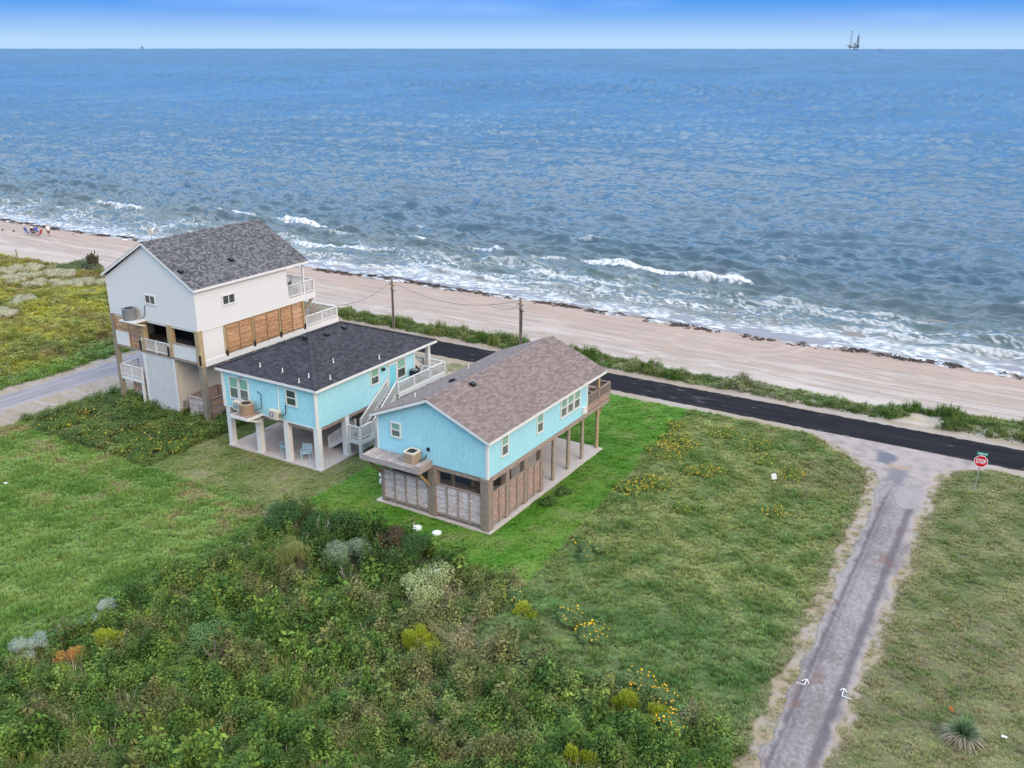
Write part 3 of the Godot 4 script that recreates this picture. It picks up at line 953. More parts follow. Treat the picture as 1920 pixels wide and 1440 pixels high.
func condenser(called: String, label: String, at: Vector3, s: float, h: float, body: String, cap: String, round_body := true) -> Node3D:
	var t := thing(called, label, "air conditioner", at)
	var mb := MB.new()
	var r: float = s / 2
	var ring := func(rad: float, y: float, i: int) -> Vector3:
		var a: float = TAU * (i + 0.5) / 24
		var e: float = 1.0
		if not round_body:
			e = minf(1.32, 1.0 / maxf(absf(cos(a)), absf(sin(a)))) / 1.08
		return Vector3(cos(a) * rad * e, y, sin(a) * rad * e)
	for i in 24:
		mb.quad(ring.call(r, 0.05, i + 1), ring.call(r, 0.05, i), ring.call(r, h - 0.09, i), ring.call(r, h - 0.09, i + 1))
	for k in 24:   # upright louvre ribs
		var c: Vector3 = ring.call(r + 0.008, 0.0, k)
		mb.box(c + Vector3(-0.012, 0.06, -0.012), c + Vector3(0.012, h - 0.09, 0.012))
	put("casing", mb.mesh(), M[body], t)
	mb = MB.new()
	for i in 24:
		mb.quad(ring.call(r + 0.025, h - 0.09, i + 1), ring.call(r + 0.025, h - 0.09, i), ring.call(r + 0.025, h, i), ring.call(r + 0.025, h, i + 1))
		mb.quad(ring.call(r + 0.025, h, i + 1), ring.call(r + 0.025, h, i), ring.call(r * 0.72, h - 0.01, i), ring.call(r * 0.72, h - 0.01, i + 1))
		mb.quad(ring.call(r + 0.02, 0.0, i + 1), ring.call(r + 0.02, 0.0, i), ring.call(r + 0.02, 0.05, i), ring.call(r + 0.02, 0.05, i + 1))
	put("top_cover", mb.mesh(), M[cap], t)
	mb = MB.new()
	for i in 24:
		mb.tri(Vector3(0, h - 0.1, 0), ring.call(r * 0.74, h - 0.1, i + 1), ring.call(r * 0.74, h - 0.1, i))
	for k in 5:
		var a: float = TAU * k / 5
		mb.bar(Vector3(0, h - 0.07, 0), Vector3(cos(a), 0, sin(a)) * r * 0.6 + Vector3(0, h - 0.06, 0), 0.13, 0.012)
	put("fan", mb.mesh(), M.dark_grey, t)
	mb = MB.new()
	for k in 3:
		var rr: float = r * (0.25 + 0.2 * k)
		for i in 24:
			mb.bar(ring.call(rr, h - 0.012, i), ring.call(rr, h - 0.012, i + 1), 0.012, 0.01)
	put("grille", mb.mesh(), M.black_metal, t)
	return t

func minisplit(label: String, at: Vector3) -> void:
	var t := thing("mini_split_unit", label, "air conditioner", at, 0.0, "white fan units on the blue house wall")
	var mb := MB.new()
	mb.box(Vector3(-0.4, 0, -0.16), Vector3(0.4, 0.58, 0.16))
	put("casing", mb.mesh(), M.ac_cream, t)
	mb = MB.new()
	mb.tube(Vector3(-0.13, 0.3, 0.16), Vector3(-0.13, 0.3, 0.175), 0.22, 0.22, 20)
	put("fan_grille", mb.mesh(), M.ac_grey, t)
	mb = MB.new()
	for k in 4:
		var a: float = PI * k / 4
		mb.bar(Vector3(-0.13 - cos(a) * 0.2, 0.3 - sin(a) * 0.2, 0.18), Vector3(-0.13 + cos(a) * 0.2, 0.3 + sin(a) * 0.2, 0.18), 0.015, 0.01)
	put("fan_guard", mb.mesh(), M.white_paint, t)
	mb = MB.new()
	mb.box(Vector3(0.4, 0.12, -0.12), Vector3(0.5, 0.42, 0.08))
	put("valve_cover", mb.mesh(), M.ac_grey, t)
	mb = MB.new()
	mb.box(Vector3(-0.3, -0.05, -0.3), Vector3(-0.25, 0.0, 0.12)); mb.box(Vector3(0.2, -0.05, -0.3), Vector3(0.25, 0.0, 0.12))
	put("bracket", mb.mesh(), M.white_paint, t)

func bent_pipe(parent: Node3D, called: String, mat_name: String, pts: Array, r: float) -> MeshInstance3D:
	var mb := MB.new()
	for i in pts.size() - 1:
		mb.tube(pts[i], pts[i + 1], r, r, 8)
	return put(called, mb.mesh(), M[mat_name], parent)

func roof_pipe(house: Node3D, at: Vector3, h: float) -> void:
	var mb := MB.new()
	mb.tube(at - Vector3(0, 0.1, 0), at + Vector3(0, h, 0), 0.032, 0.032, 10)
	mb.tube(at + Vector3(0, -0.02, 0), at + Vector3(0, 0.08, 0), 0.09, 0.035, 10, false)
	put("roof_pipe", mb.mesh(), M.pvc, house)

func roof_hood(house: Node3D, at: Vector3, slope: Vector3) -> void:   # a low black roof vent
	var mb := MB.new()
	var s := slope.normalized()
	var along := s.cross(Vector3.UP).normalized()
	var up := along.cross(s).normalized()
	if up.y < 0:
		up = -up
	var a := at - along * 0.2 - s * 0.2
	mb.hexa(a, a + along * 0.4, a + along * 0.4 + s * 0.4, a + s * 0.4, up * 0.05)
	a = at - along * 0.15 - s * 0.14 + up * 0.05
	mb.hexa(a, a + along * 0.3, a + along * 0.3 + s * 0.26, a + s * 0.26, up * 0.11)
	put("roof_vent", mb.mesh(), M.black_metal, house)

func gable_roof(house: Node3D, u0: float, u1: float, d0: float, d1: float, eave: float, ridge: float, tones: Array, tab := 0.3) -> void:
	var um: float = (u0 + u1) / 2
	var mb := MB.new()
	var k := Vector3(0, -0.16, 0)
	# two thick slopes with closed edges
	for s in [[u0, -1.0], [u1, 1.0]]:
		var a := H(s[0], eave, d0)
		var b := H(s[0], eave, d1)
		var d := H(um, ridge, d1)
		var e := H(um, ridge, d0)
		if s[1] < 0:
			mb.quad(b, a, e, d); mb.quad(a + k, b + k, d + k, e + k)
		else:
			mb.quad(a, b, d, e); mb.quad(b + k, a + k, e + k, d + k)
		mb.quad(a + k, a, e, e + k); mb.quad(b, b + k, d + k, d); mb.quad(b + k, b, a, a + k)
	var roof := put("roof", mb.mesh(), M.underlay, house)
	mb = MB.new()
	shingles(mb, H(u0 - 0.03, eave - 0.01, d1 + 0.03), H(u0 - 0.03, eave - 0.01, d0 - 0.03), H(um, ridge, d0 - 0.03), H(um, ridge, d1 + 0.03), 0.14, tones, tab)
	shingles(mb, H(u1 + 0.03, eave - 0.01, d0 - 0.03), H(u1 + 0.03, eave - 0.01, d1 + 0.03), H(um, ridge, d1 + 0.03), H(um, ridge, d0 - 0.03), 0.14, tones, tab)
	var n: int = int((d1 - d0) / 0.25)
	for i in n:   # ridge caps
		mb.col = (tones[0] as Color).lerp(tones[1], rng.randf())
		var a: float = lerpf(d0 - 0.03, d1 + 0.03, float(i) / n)
		var b: float = lerpf(d0 - 0.03, d1 + 0.03, float(i + 1) / n)
		for s in [-1.0, 1.0]:
			var p := H(um + s * 0.14, ridge - 0.14 * (ridge - eave) / (um - u0) + 0.04, a)
			var q := H(um + s * 0.14, ridge - 0.14 * (ridge - eave) / (um - u0) + 0.04, b)
			mb.tri(p, q, H(um, ridge + 0.05, b), Vector3(s * 0.4, 0.9, 0)); mb.tri(p, H(um, ridge + 0.05, b), H(um, ridge + 0.045, a), Vector3(s * 0.4, 0.9, 0))
	var sh := put("shingles", mb.mesh(), M.shingle, roof)
	sh.set_meta("kind", "stuff")
	# white boards along the eaves and up the gables
	for s in [u0, u1]:
		var o: float = -0.02 if s == u0 else 0.02
		nb(house, "fascia_board", M.white_paint, Vector3(s - 0.015 + o, eave - 0.19, d0 - 0.02), Vector3(s + 0.015 + o, eave - 0.003, d1 + 0.02))
	for d in [d0 - 0.025, d1 + 0.025]:
		for s in [u0, u1]:
			nbeam(house, "gable_board", M.white_paint, H(s, eave - 0.105, d), H(um, ridge - 0.105, d), 0.03, 0.17)

func post(parent: Node3D, called: String, mat_name: String, u: float, d: float, y0: float, y1: float, w: float) -> void:
	nb(parent, called, M[mat_name], Vector3(u - w / 2, y0, d - w / 2), Vector3(u + w / 2, y1, d + w / 2))

# ---------------------------------------------------------------- the tall white house on the left
func build_tall_house() -> void:
	var W := 9.52
	var t := thing("beach_house", "tall white house on posts with grey shingle roof and two open decks", "house", Vector3(-62.21, 0, -43.47), 0.0, "beach houses on posts")
	var tones := [Color(0.06, 0.062, 0.071), Color(0.23, 0.23, 0.245)]
	gable_roof(t, -0.25, W + 0.25, -0.2, 11.26, 10.01, 12.86, tones, 0.18)
	for p in [Vector3(8.06, 11.0, 4.95), Vector3(8.03, 11.0, 0.3)]:
		roof_hood(t, H(p.x, p.y + 0.02, p.z), H(-4.76, 2.85, 0))
	# the closed upper storey
	var mb := MB.new()
	var zero := func(_y: float) -> float: return 0.0
	var gl := func(y: float) -> float: return maxf(0.0, (y - 9.83) / 2.85 * 4.76)
	var gr := func(y: float) -> float: return minf(9.52, 9.52 - (y - 9.83) / 2.85 * 4.76)
	var full := func(_y: float) -> float: return 9.52
	var deep := func(_y: float) -> float: return 8.94
	lap_wall(mb, H(0, 0, 0), Vector3(1, 0, 0), Vector3(0, 0, 1), 6.98, 9.83, zero, full, 0.22)
	lap_wall(mb, H(0, 0, 0), Vector3(1, 0, 0), Vector3(0, 0, 1), 9.83, 12.62, gl, gr, 0.22)
	lap_wall(mb, H(W, 0, 0), Vector3(0, 0, -1), Vector3(1, 0, 0), 6.86, 9.85, zero, deep, 0.22)
	lap_wall(mb, H(0, 0, 8.94), Vector3(0, 0, 1), Vector3(-1, 0, 0), 6.9, 9.85, zero, deep, 0.22)
	lap_wall(mb, H(W, 0, 8.94), Vector3(-1, 0, 0), Vector3(0, 0, -1), 6.9, 9.83, zero, full, 0.22)
	lap_wall(mb, H(W, 0, 8.94), Vector3(-1, 0, 0), Vector3(0, 0, -1), 9.83, 12.62, gl, gr, 0.22)
	put("wall", mb.mesh(), M.white_siding, t)
	mb = MB.new()
	mb.box(H(0.02, 6.8, 0.02), H(W - 0.02, 6.97, 12.06))   # floor of the upper storey
	mb.box(H(0.02, 9.7, 0.02), H(W - 0.02, 9.8, 8.9))
	put("floor", mb.mesh(), M.white_paint, t)
	for c in [[W, 0.0, 6.86, 9.85], [0.0, 0.0, 6.98, 9.8], [W, 8.94, 6.9, 9.82]]:
		nb(t, "corner_board", M.white_paint, Vector3(c[0] - 0.06, c[2], c[1] - 0.03), Vector3(c[0] + 0.032, c[3], c[1] + 0.06))
	window(t, "f", -0.02, 4.21, 5.38, 8.28, 9.02, "dark_room", "dark_room", true)
	window(t, "r", W + 0.02, 2.4, 3.64, 8.28, 9.06, "dark_room", "dark_room", true)
	# upper deck towards the sea
	nb(t, "deck_band", M.white_paint, Vector3(W - 0.02, 6.86, 8.97), Vector3(W + 0.03, 7.36, 12.06))
	nb(t, "deck_band", M.white_paint, Vector3(0.0, 6.86, 12.05), Vector3(W + 0.03, 7.36, 12.1))
	nb(t, "deck_floor", M.deck_board, Vector3(0.0, 7.27, 8.95), Vector3(W - 0.02, 7.34, 12.05))
	railing(t, H(W - 0.04, 7.36, 9.05), H(W - 0.04, 7.36, 12.0), 1.02, "white_paint", 0.12, 1.5)
	railing(t, H(W - 0.1, 7.36, 12.0), H(0.1, 7.36, 12.0), 1.02, "white_paint", 0.13, 2.4)
	for u in [0.1, W - 0.08]:
		nb(t, "porch_post", M.white_paint, Vector3(u - 0.07, 7.36, 10.84), Vector3(u + 0.07, 9.86, 10.98))
	# the open middle storey
	nb(t, "deck_band", M.white_paint, Vector3(W - 0.03, 4.2, -0.02), Vector3(W + 0.04, 4.62, 14.6))
	nb(t, "deck_beam", M.weathered_h, Vector3(0.0, 4.4, -0.05), Vector3(W - 0.06, 4.58, 0.08))
	nb(t, "deck_band", M.white_paint, Vector3(0.0, 4.2, 14.55), Vector3(W - 0.03, 4.62, 14.62))
	nb(t, "deck_floor", M.deck_board, Vector3(0.02, 4.44, 0.09), Vector3(W - 0.04, 4.56, 14.54))
	for s in [[2.45, 5.1], [5.2, 7.9], [8.0, 10.55]]:
		slat_panel(t, H(W - 0.02, 4.68, s[0] + 0.09), H(W - 0.02, 4.68, s[1] - 0.05), 2.14, 0.105, "tan_wood", ["cedar_h", "cedar_light", "cedar_h", "cedar_dark"], 2, Vector3(1, 0, 0), 0.02)
	for d in [2.42, 5.14, 7.92, 10.62]:
		post(t, "timber_post", "pine_post", W - 0.14, d, 0.0, 6.84, 0.26)
		nb(t, "bracket", M.black_metal, Vector3(W + 0.045, 4.5, d - 0.1), Vector3(W + 0.055, 4.95, d + 0.1))
	mb = MB.new()
	var sd := func(_y: float) -> float: return 2.3
	lap_wall(mb, H(W - 0.06, 0, 0.16), Vector3(0, 0, -1), Vector3(1, 0, 0), 4.62, 6.84, zero, sd, 0.22)
	mb.box(H(W - 0.12, 4.62, 0.18), H(W - 0.061, 6.84, 2.3))
	put("wall", mb.mesh(), M.white_siding, t)
	# its front
	slat_panel(t, H(0.3, 4.66, 0.06), H(3.1, 4.66, 0.06), 2.3, 0.1, "cedar_h", ["cedar_h", "cedar_light", "slat_brown"], 2, Vector3(0, 0, 1), 0.02)
	nb(t, "board_panel", M.white_paint, Vector3(0.3, 4.6, -0.07), Vector3(1.8, 5.68, -0.02))
	post(t, "timber_post", "pine_post", 3.44, 0.08, 4.58, 6.97, 0.4)
	post(t, "timber_post", "pine_post", 6.46, 0.08, 4.58, 6.97, 0.4)
	post(t, "timber_post", "pine_post", W - 0.08, 0.05, 4.3, 6.97, 0.4)
	post(t, "timber_post", "grey_post", W - 0.08, 0.1, -0.2, 4.3, 0.36)
	post(t, "timber_post", "grey_post", 0.08, 0.05, -0.2, 6.98, 0.3)
	for b in [[3.2, 4.6, -0.2], [6.3, 4.6, -0.2], [W + 0.1, 4.45, -0.19]]:
		nb(t, "bracket", M.black_metal, Vector3(b[0] - 0.11, b[1], b[2]), Vector3(b[0] + 0.11, b[1] + 0.75, b[2] + 0.02))
	railing(t, H(3.3, 4.6, -0.08), H(6.35, 4.6, -0.08), 0.93, "white_paint", 0.14, 1.5)
	nb(t, "half_wall", M.white_siding, Vector3(6.6, 4.58, -0.03), Vector3(W - 0.2, 5.66, 0.03))
	nb(t, "cap_rail", M.weathered_h, Vector3(6.6, 5.66, -0.08), Vector3(W - 0.2, 5.71, 0.08))
	# inside the middle storey: ceiling beams, back wall, a closed store
	mb = MB.new()
	for i in 9:
		mb.box(H(0.2, 6.6, 0.8 + i * 1.0), H(W - 0.2, 6.79, 0.86 + i * 1.0))
	put("ceiling_joist", mb.mesh(), M.tan_wood, t).set_meta("kind", "stuff")
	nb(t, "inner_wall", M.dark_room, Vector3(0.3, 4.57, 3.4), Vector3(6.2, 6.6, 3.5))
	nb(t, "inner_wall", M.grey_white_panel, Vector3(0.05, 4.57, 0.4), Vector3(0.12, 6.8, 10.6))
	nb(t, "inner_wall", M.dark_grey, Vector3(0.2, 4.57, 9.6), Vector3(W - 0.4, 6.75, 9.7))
	# middle deck towards the sea
	railing(t, H(W - 0.03, 4.62, 10.85), H(W - 0.03, 4.62, 14.5), 0.88, "white_paint", 0.12, 1.8)
	railing(t, H(W - 0.1, 4.62, 14.5), H(0.1, 4.62, 14.5), 0.88, "white_paint", 0.14, 2.4)
	for u in [0.2, 3.3, 6.4]:
		post(t, "timber_post", "grey_post", u, 14.2, 0.0, 4.44, 0.3)
		post(t, "timber_post", "pine_post", u, 10.7, 0.0, 6.8, 0.28)
	post(t, "timber_post", "grey_post", W - 0.2, 14.2, 0.0, 4.2, 0.3)
	nbeam(t, "brace", M.grey_post, H(W - 0.2, 5.9, 10.9), H(W - 0.2, 6.8, 11.9), 0.14, 0.2)
	# ground floor: a closed white store, its right side beige
	nb(t, "store_wall", M.grey_white_panel, Vector3(3.12, -0.05, 0.0), Vector3(6.5, 4.38, 0.1))
	nb(t, "store_wall", M.beige_wall, Vector3(6.42, -0.05, 0.102), Vector3(6.52, 4.38, 9.0))
	nb(t, "store_wall", M.grey_white_panel, Vector3(3.12, -0.05, 0.102), Vector3(3.2, 4.38, 9.0))
	nb(t, "store_wall", M.beige_wall, Vector3(3.22, -0.05, 8.9), Vector3(6.4, 4.38, 9.0))
	for u in [3.1, 6.4]:
		nb(t, "trim_board", M.white_paint, Vector3(u, -0.05, -0.03), Vector3(u + 0.2, 4.38, 0.0))
	nb(t, "trim_board", M.beige_wall, Vector3(6.523, -0.05, 0.12), Vector3(6.55, 4.38, 0.3))
	nb(t, "trim_board", M.beige_wall, Vector3(6.523, 2.3, 0.32), Vector3(6.535, 2.34, 8.9))
	nb(t, "meter_box", M.galvanised, Vector3(6.54, 0.55, 0.25), Vector3(6.66, 1.05, 0.5))
	nb(t, "slab", M.concrete, Vector3(-0.3, -0.1, -0.5), Vector3(3.08, 0.06, 9.0))
	nb(t, "slab", M.concrete, Vector3(6.56, -0.1, 0.3), Vector3(W + 0.2, 0.05, 13.8))
	# the landing and stairs at the left corner
	nb(t, "landing", M.deck_board, Vector3(0.25, 1.98, 0.0), Vector3(2.75, 2.06, 1.5))
	nb(t, "deck_band", M.white_paint, Vector3(0.22, 1.78, -0.05), Vector3(2.8, 2.06, 0.0))
	railing(t, H(0.3, 2.08, -0.02), H(2.72, 2.08, -0.02), 0.92, "white_paint", 0.12, 1.25)
	railing(t, H(0.3, 2.08, 0.0), H(0.3, 2.08, 1.5), 0.92, "white_paint", 0.12, 1.5)
	for u in [1.9, 2.56]:
		post(t, "white_post", "white_paint", u, 0.06 if u > 2.0 else 1.4, 0.0, 1.98, 0.17)
	railing(t, H(2.2, 2.08, 1.5), H(2.2, 4.5, 4.6), 0.92, "white_paint", 0.13, 2.4)
	railing(t, H(2.95, 2.08, 1.5), H(2.95, 4.5, 4.6), 0.92, "white_paint", 0.13, 2.4)
	for i in 12:
		nb(t, "tread", M.brown_tread, Vector3(2.22, 2.16 + i * 0.2, 1.5 + i * 0.26), Vector3(2.93, 2.2 + i * 0.2, 1.8 + i * 0.26))
	for i in 9:
		nb(t, "tread", M.brown_tread, Vector3(0.4, 0.2 + i * 0.2, 3.6 - i * 0.24), Vector3(1.75, 0.24 + i * 0.2, 3.9 - i * 0.24))
	slat_panel(t, H(0.35, 0.62, 0.9), H(1.8, 0.62, 0.9), 1.15, 0.14, "cedar_h", ["cedar_h", "cedar_dark"], 1, Vector3(0, 0, 1))
	slat_panel(t, H(0.3, 2.6, 3.0), H(1.95, 2.6, 3.0), 1.7, 0.15, "cedar_h", ["cedar_h", "cedar_dark"], 2, Vector3(0, 0, 1))
	# platform for the grey condenser
	nb(t, "platform", M.white_paint, Vector3(2.45, 6.96, -1.2), Vector3(4.1, 7.05, -0.03))
	for u in [2.6, 3.9]:
		nbeam(t, "bracket_arm", M.white_paint, H(u, 6.95, -1.1), H(u, 6.55, -0.1), 0.09, 0.12)
	condenser("condenser", "round dark grey air conditioner on a white wall shelf of the tall house", Vector3(-62.21 + 3.05, 7.05, -43.47 + 0.65), 0.95, 0.86, "ac_grey", "ac_grey")
	bent_pipe(t, "conduit", "black_metal", [H(3.75, 7.15, -0.5), H(3.95, 7.2, -0.15), H(4.05, 7.6, -0.06), H(4.05, 8.1, -0.05)], 0.025)
	# a slatted pen beside the corner post
	var o := Vector3(-62.21, 0, -43.47)
	var pen := thing("slatted_pen", "low open pen of horizontal boards beside the grey corner post", "enclosure", Vector3(-54.7, 0, -43.7))
	var g := func(u: float, y: float, d: float) -> Vector3: return H(u, y, d) + o - Vector3(-54.7, 0, -43.7)
	slat_panel(pen, g.call(7.56, 0.12, 0.2), g.call(9.2, 0.12, 0.2), 1.55, 0.15, "slat_grey", ["slat_grey", "slat_pale", "deck_board_light"], 2, Vector3(0, 0, 1))
	slat_panel(pen, g.call(9.56, 0.12, 0.42), g.call(9.56, 0.12, 2.9), 1.6, 0.15, "slat_brown", ["slat_brown", "cedar_h"], 2, Vector3(1, 0, 0))
	slat_panel(pen, g.call(7.56, 0.12, 2.9), g.call(9.5, 0.12, 2.9), 1.6, 0.15, "slat_brown", ["slat_brown", "cedar_h"], 2, Vector3(0, 0, 1))
	slat_panel(pen, g.call(7.56, 0.12, 0.3), g.call(7.56, 0.12, 2.8), 1.6, 0.15, "slat_brown", ["slat_brown"], 2, Vector3(1, 0, 0))
	# furniture on the decks
	var b := thing("bench", "long plain wooden bench on the open middle deck of the tall house", "bench", o + H(7.9, 4.56, 1.6))
	nb(b, "seat", M.tan_wood, Vector3(-1.0, 0.42, -0.22), Vector3(1.0, 0.47, 0.22))
	nb(b, "backrest", M.tan_wood, Vector3(-1.0, 0.5, 0.2), Vector3(1.0, 0.95, 0.25))
	for u in [-0.9, 0.9]:
		nb(b, "leg", M.tan_wood, Vector3(u - 0.05, 0, -0.2), Vector3(u + 0.05, 0.42, 0.2))
	var ch := thing("metal_chair", "black metal frame chair on the open middle deck above the half wall", "chair", o + H(8.1, 4.56, 0.85), 0.3)
	chair_parts(ch, "black_metal", 0.5, 1.05)
	var ch2 := copy_of(ch, o + H(7.3, 4.56, 1.0), -0.6, "black metal frame chair left of its twin, behind the half wall")
	ch2.set_meta("group", "black chairs on the middle deck"); ch.set_meta("group", "black chairs on the middle deck")
	var c3 := thing("deck_chair", "brown wooden chair on the lower sea deck of the tall house", "chair", o + H(8.6, 4.62, 12.0), 2.2, "chairs on the sea deck")
	chair_parts(c3, "weathered_v", 0.62, 1.0)
	copy_of(c3, o + H(8.2, 4.62, 13.3), 1.3, "brown wooden chair nearest the far rail of the lower sea deck")
	var tb := thing("deck_table", "small round pinkish table on the lower sea deck of the tall house", "table", o + H(8.75, 4.62, 11.3))
	var tm := MB.new()
	tm.tube(Vector3(0, 0.7, 0), Vector3(0, 0.74, 0), 0.42, 0.42, 18)
	put("table_top", tm.mesh(), M.slat_brown, tb)
	tm = MB.new(); tm.tube(Vector3(0, 0, 0), Vector3(0, 0.7, 0), 0.06, 0.05, 8); tm.tube(Vector3(0, 0, 0), Vector3(0, 0.03, 0), 0.25, 0.2, 12)
	put("pedestal", tm.mesh(), M.weathered_v, tb)
	var c4 := copy_of(ch, o + H(8.9, 7.36, 10.2), 2.0, "black chair on the upper sea deck behind the white railing")
	c4.set_meta("group", "black chairs on the upper deck")
	# a lamp globe or antenna on the ridge
	var dish := thing("roof_antenna", "small round pale antenna on the left end of the grey ridge", "antenna", Vector3(-58.3, 12.55, -44.9))
	tm = MB.new(); tm.tube(Vector3(0, -0.2, 0), Vector3(0, 0.55, 0), 0.025, 0.025, 6)
	put("mast", tm.mesh(), M.galvanised, dish)
	tm = MB.new(); tm.tube(Vector3(0, 0.7, -0.04), Vector3(0, 0.7, 0.05), 0.24, 0.26, 16)
	put("dish", tm.mesh(), M.ac_cream, dish)

func chair_parts(t: Node3D, m: String, w: float, h: float) -> void:
	nb(t, "seat", M[m], Vector3(-w / 2, 0.42, -w / 2), Vector3(w / 2, 0.46, w / 2))
	for i in 4:
		nb(t, "back_slat", M[m], Vector3(-w / 2, 0.52 + i * (h - 0.5) / 4, w / 2 - 0.04), Vector3(w / 2, 0.52 + i * (h - 0.5) / 4 + 0.07, w / 2))
	for p in [[-1, -1], [1, -1], [-1, 1], [1, 1]]:
		var u: float = p[0] * (w / 2 - 0.025)
		var d: float = p[1] * (w / 2 - 0.025)
		nb(t, "leg", M[m], Vector3(u - 0.025, 0, d - 0.025), Vector3(u + 0.025, h if p[1] > 0 else 0.62, d + 0.025))
	for s in [-1, 1]:
		nb(t, "armrest", M[m], Vector3(s * w / 2 - 0.04, 0.62, -w / 2), Vector3(s * w / 2 + 0.04, 0.65, w / 2))

# ---------------------------------------------------------------- the blue house in the middle
func build_middle_house() -> void:
	var W := 8.32
	var L := 10.34
	var F := 2.92
	var T := 5.5
	var o := Vector3(-48.23, 0, -41.42)
	var t := thing("beach_house", "middle turquoise house on white posts with dark hip roof and white outside stair", "house", o, 0.0, "beach houses on posts")
	var u0 := -0.35
	var u1: float = W + 0.35
	var d0 := -0.27
	var d1 := 12.6
	var ev := 5.68
	var rd := 7.65
	var um := 4.16
	var ra := 4.17
	var rb := 7.4
	var tones := [Color(0.025, 0.026, 0.036), Color(0.07, 0.071, 0.088)]
	var mb := MB.new()
	var k := Vector3(0, -0.16, 0)
	var A := H(u0, ev, d0); var B := H(u1, ev, d0); var C := H(u1, ev, d1); var D := H(u0, ev, d1)
	var P := H(um, rd, ra); var Q := H(um, rd, rb)
	mb.tri(A, B, P); mb.quad(B, C, Q, P); mb.tri(C, D, Q); mb.quad(D, A, P, Q)
	mb.quad(D + k, C + k, B + k, A + k)
	mb.quad(A + k, B + k, B, A); mb.quad(B + k, C + k, C, B); mb.quad(C + k, D + k, D, C); mb.quad(D + k, A + k, A, D)
	var roof := put("roof", mb.mesh(), M.underlay, t)
	mb = MB.new()
	shingles(mb, A, B, P, P, 0.14, tones); shingles(mb, B, C, Q, P, 0.14, tones); shingles(mb, C, D, Q, Q, 0.14, tones); shingles(mb, D, A, P, Q, 0.14, tones)
	for e in [[B, P], [A, P], [C, Q], [D, Q], [P, Q]]:   # caps along hips and ridge
		var n: int = int((e[1] - e[0]).length() / 0.24)
		for i in n:
			mb.col = (tones[0] as Color).lerp(tones[1], rng.randf() * 0.7)
			var p: Vector3 = (e[0] as Vector3).lerp(e[1], float(i) / n) + Vector3(0, 0.03, 0)
			var q: Vector3 = (e[0] as Vector3).lerp(e[1], float(i + 1) / n) + Vector3(0, 0.035, 0)
			mb.bar(p, q, 0.26, 0.03)
	put("shingles", mb.mesh(), M.shingle, roof).set_meta("kind", "stuff")
	nb(t, "fascia_board", M.white_paint, Vector3(u0 - 0.02, ev - 0.17, d0 - 0.035), Vector3(u1 + 0.02, ev + 0.003, d0 - 0.005))
	nb(t, "fascia_board", M.white_paint, Vector3(u1 + 0.005, ev - 0.17, d0 - 0.004), Vector3(u1 + 0.035, ev + 0.003, d1 + 0.02))
	nb(t, "fascia_board", M.white_paint, Vector3(u0 - 0.035, ev - 0.17, d0 - 0.004), Vector3(u0 - 0.005, ev + 0.003, d1 + 0.02))
	nb(t, "fascia_board", M.white_paint, Vector3(u0, ev - 0.17, d1 + 0.005), Vector3(u1, ev + 0.003, d1 + 0.035))
	for p in [Vector3(-45.19, 6.06, -42.0), Vector3(-43.17, 6.05, -41.99), Vector3(-40.94, 6.07, -42.04), Vector3(-41.26, 5.82, -41.48), Vector3(-39.99, 5.86, -42.97), Vector3(-41.09, 6.34, -44.56), Vector3(-39.97, 5.86, -47.91)]:
		roof_pipe(t, p - o, 0.28)
	for p in [Vector3(-43.9, 7.5, -44.9), Vector3(-43.43, 7.34, -46.58), Vector3(-43.47, 7.37, -48.41)]:
		roof_hood(t, p - o + Vector3(0, 0.03, 0), H(-4.5, 1.97, 0))
	# the box of rooms
	mb = MB.new()
	mb.box(H(0, F, 0), H(W, T, L))
	put("wall", mb.mesh(), M.aqua, t)
	for c in [[W, 0.0], [0.0, 0.0], [W, L], [0.0, L]]:
		nb(t, "corner_board", M.white_paint, Vector3(c[0] - 0.09, F - 0.02, c[1] - 0.09), Vector3(c[0] + 0.025, T + 0.005, c[1] + 0.025) if c[0] == W else Vector3(c[0] + 0.09, T + 0.005, c[1] + 0.09))
		# the board wraps round the corner, so it stands proud on both faces
	nb(t, "corner_board", M.white_paint, Vector3(W - 0.13, F - 0.03, -0.03), Vector3(W + 0.03, T + 0.01, 0.13))
	nb(t, "base_board", M.white_paint, Vector3(0.08, F - 0.04, -0.012), Vector3(W - 0.14, F + 0.05, 0.0))
	nb(t, "floor_frame", M.weathered_h, Vector3(0.1, F - 0.28, 0.1), Vector3(W - 0.1, F - 0.005, L - 0.1))
	window(t, "f", 0.0, 0.56, 1.44, 3.6, 5.22, "blind", "screen")
	window(t, "f", 0.0, 1.5, 2.4, 3.6, 5.22, "blind", "screen")
	window(t, "f", 0.0, 5.76, 6.7, 4.1, 5.26, "dark_room", "dark_room")
	window(t, "r", W, 5.36, 6.26, 4.22, 5.4, "blind", "dark_room")
	window(t, "r", W, 8.22, 9.22, 3.86, 5.3, "blind", "dark_room")
	# door with its white frame
	nb(t, "door", M.aqua_door, Vector3(W + 0.01, 3.34, 7.36), Vector3(W + 0.05, 5.1, 8.08))
	nb(t, "door_frame", M.white_paint, Vector3(W + 0.0, 3.34, 7.24), Vector3(W + 0.07, 5.12, 7.35))
	nb(t, "door_frame", M.white_paint, Vector3(W + 0.0, 3.34, 8.09), Vector3(W + 0.07, 5.12, 8.2))
	nb(t, "door_frame", M.white_paint, Vector3(W + 0.0, 5.12, 7.2), Vector3(W + 0.1, 5.26, 8.22))
	nb(t, "wall_lamp", M.black_metal, Vector3(W, 5.0, 6.58), Vector3(W + 0.22, 5.16, 6.78))
	nb(t, "wall_lamp", M.galvanised, Vector3(1.72, 5.12, -0.4), Vector3(1.84, 5.3, -0.02))
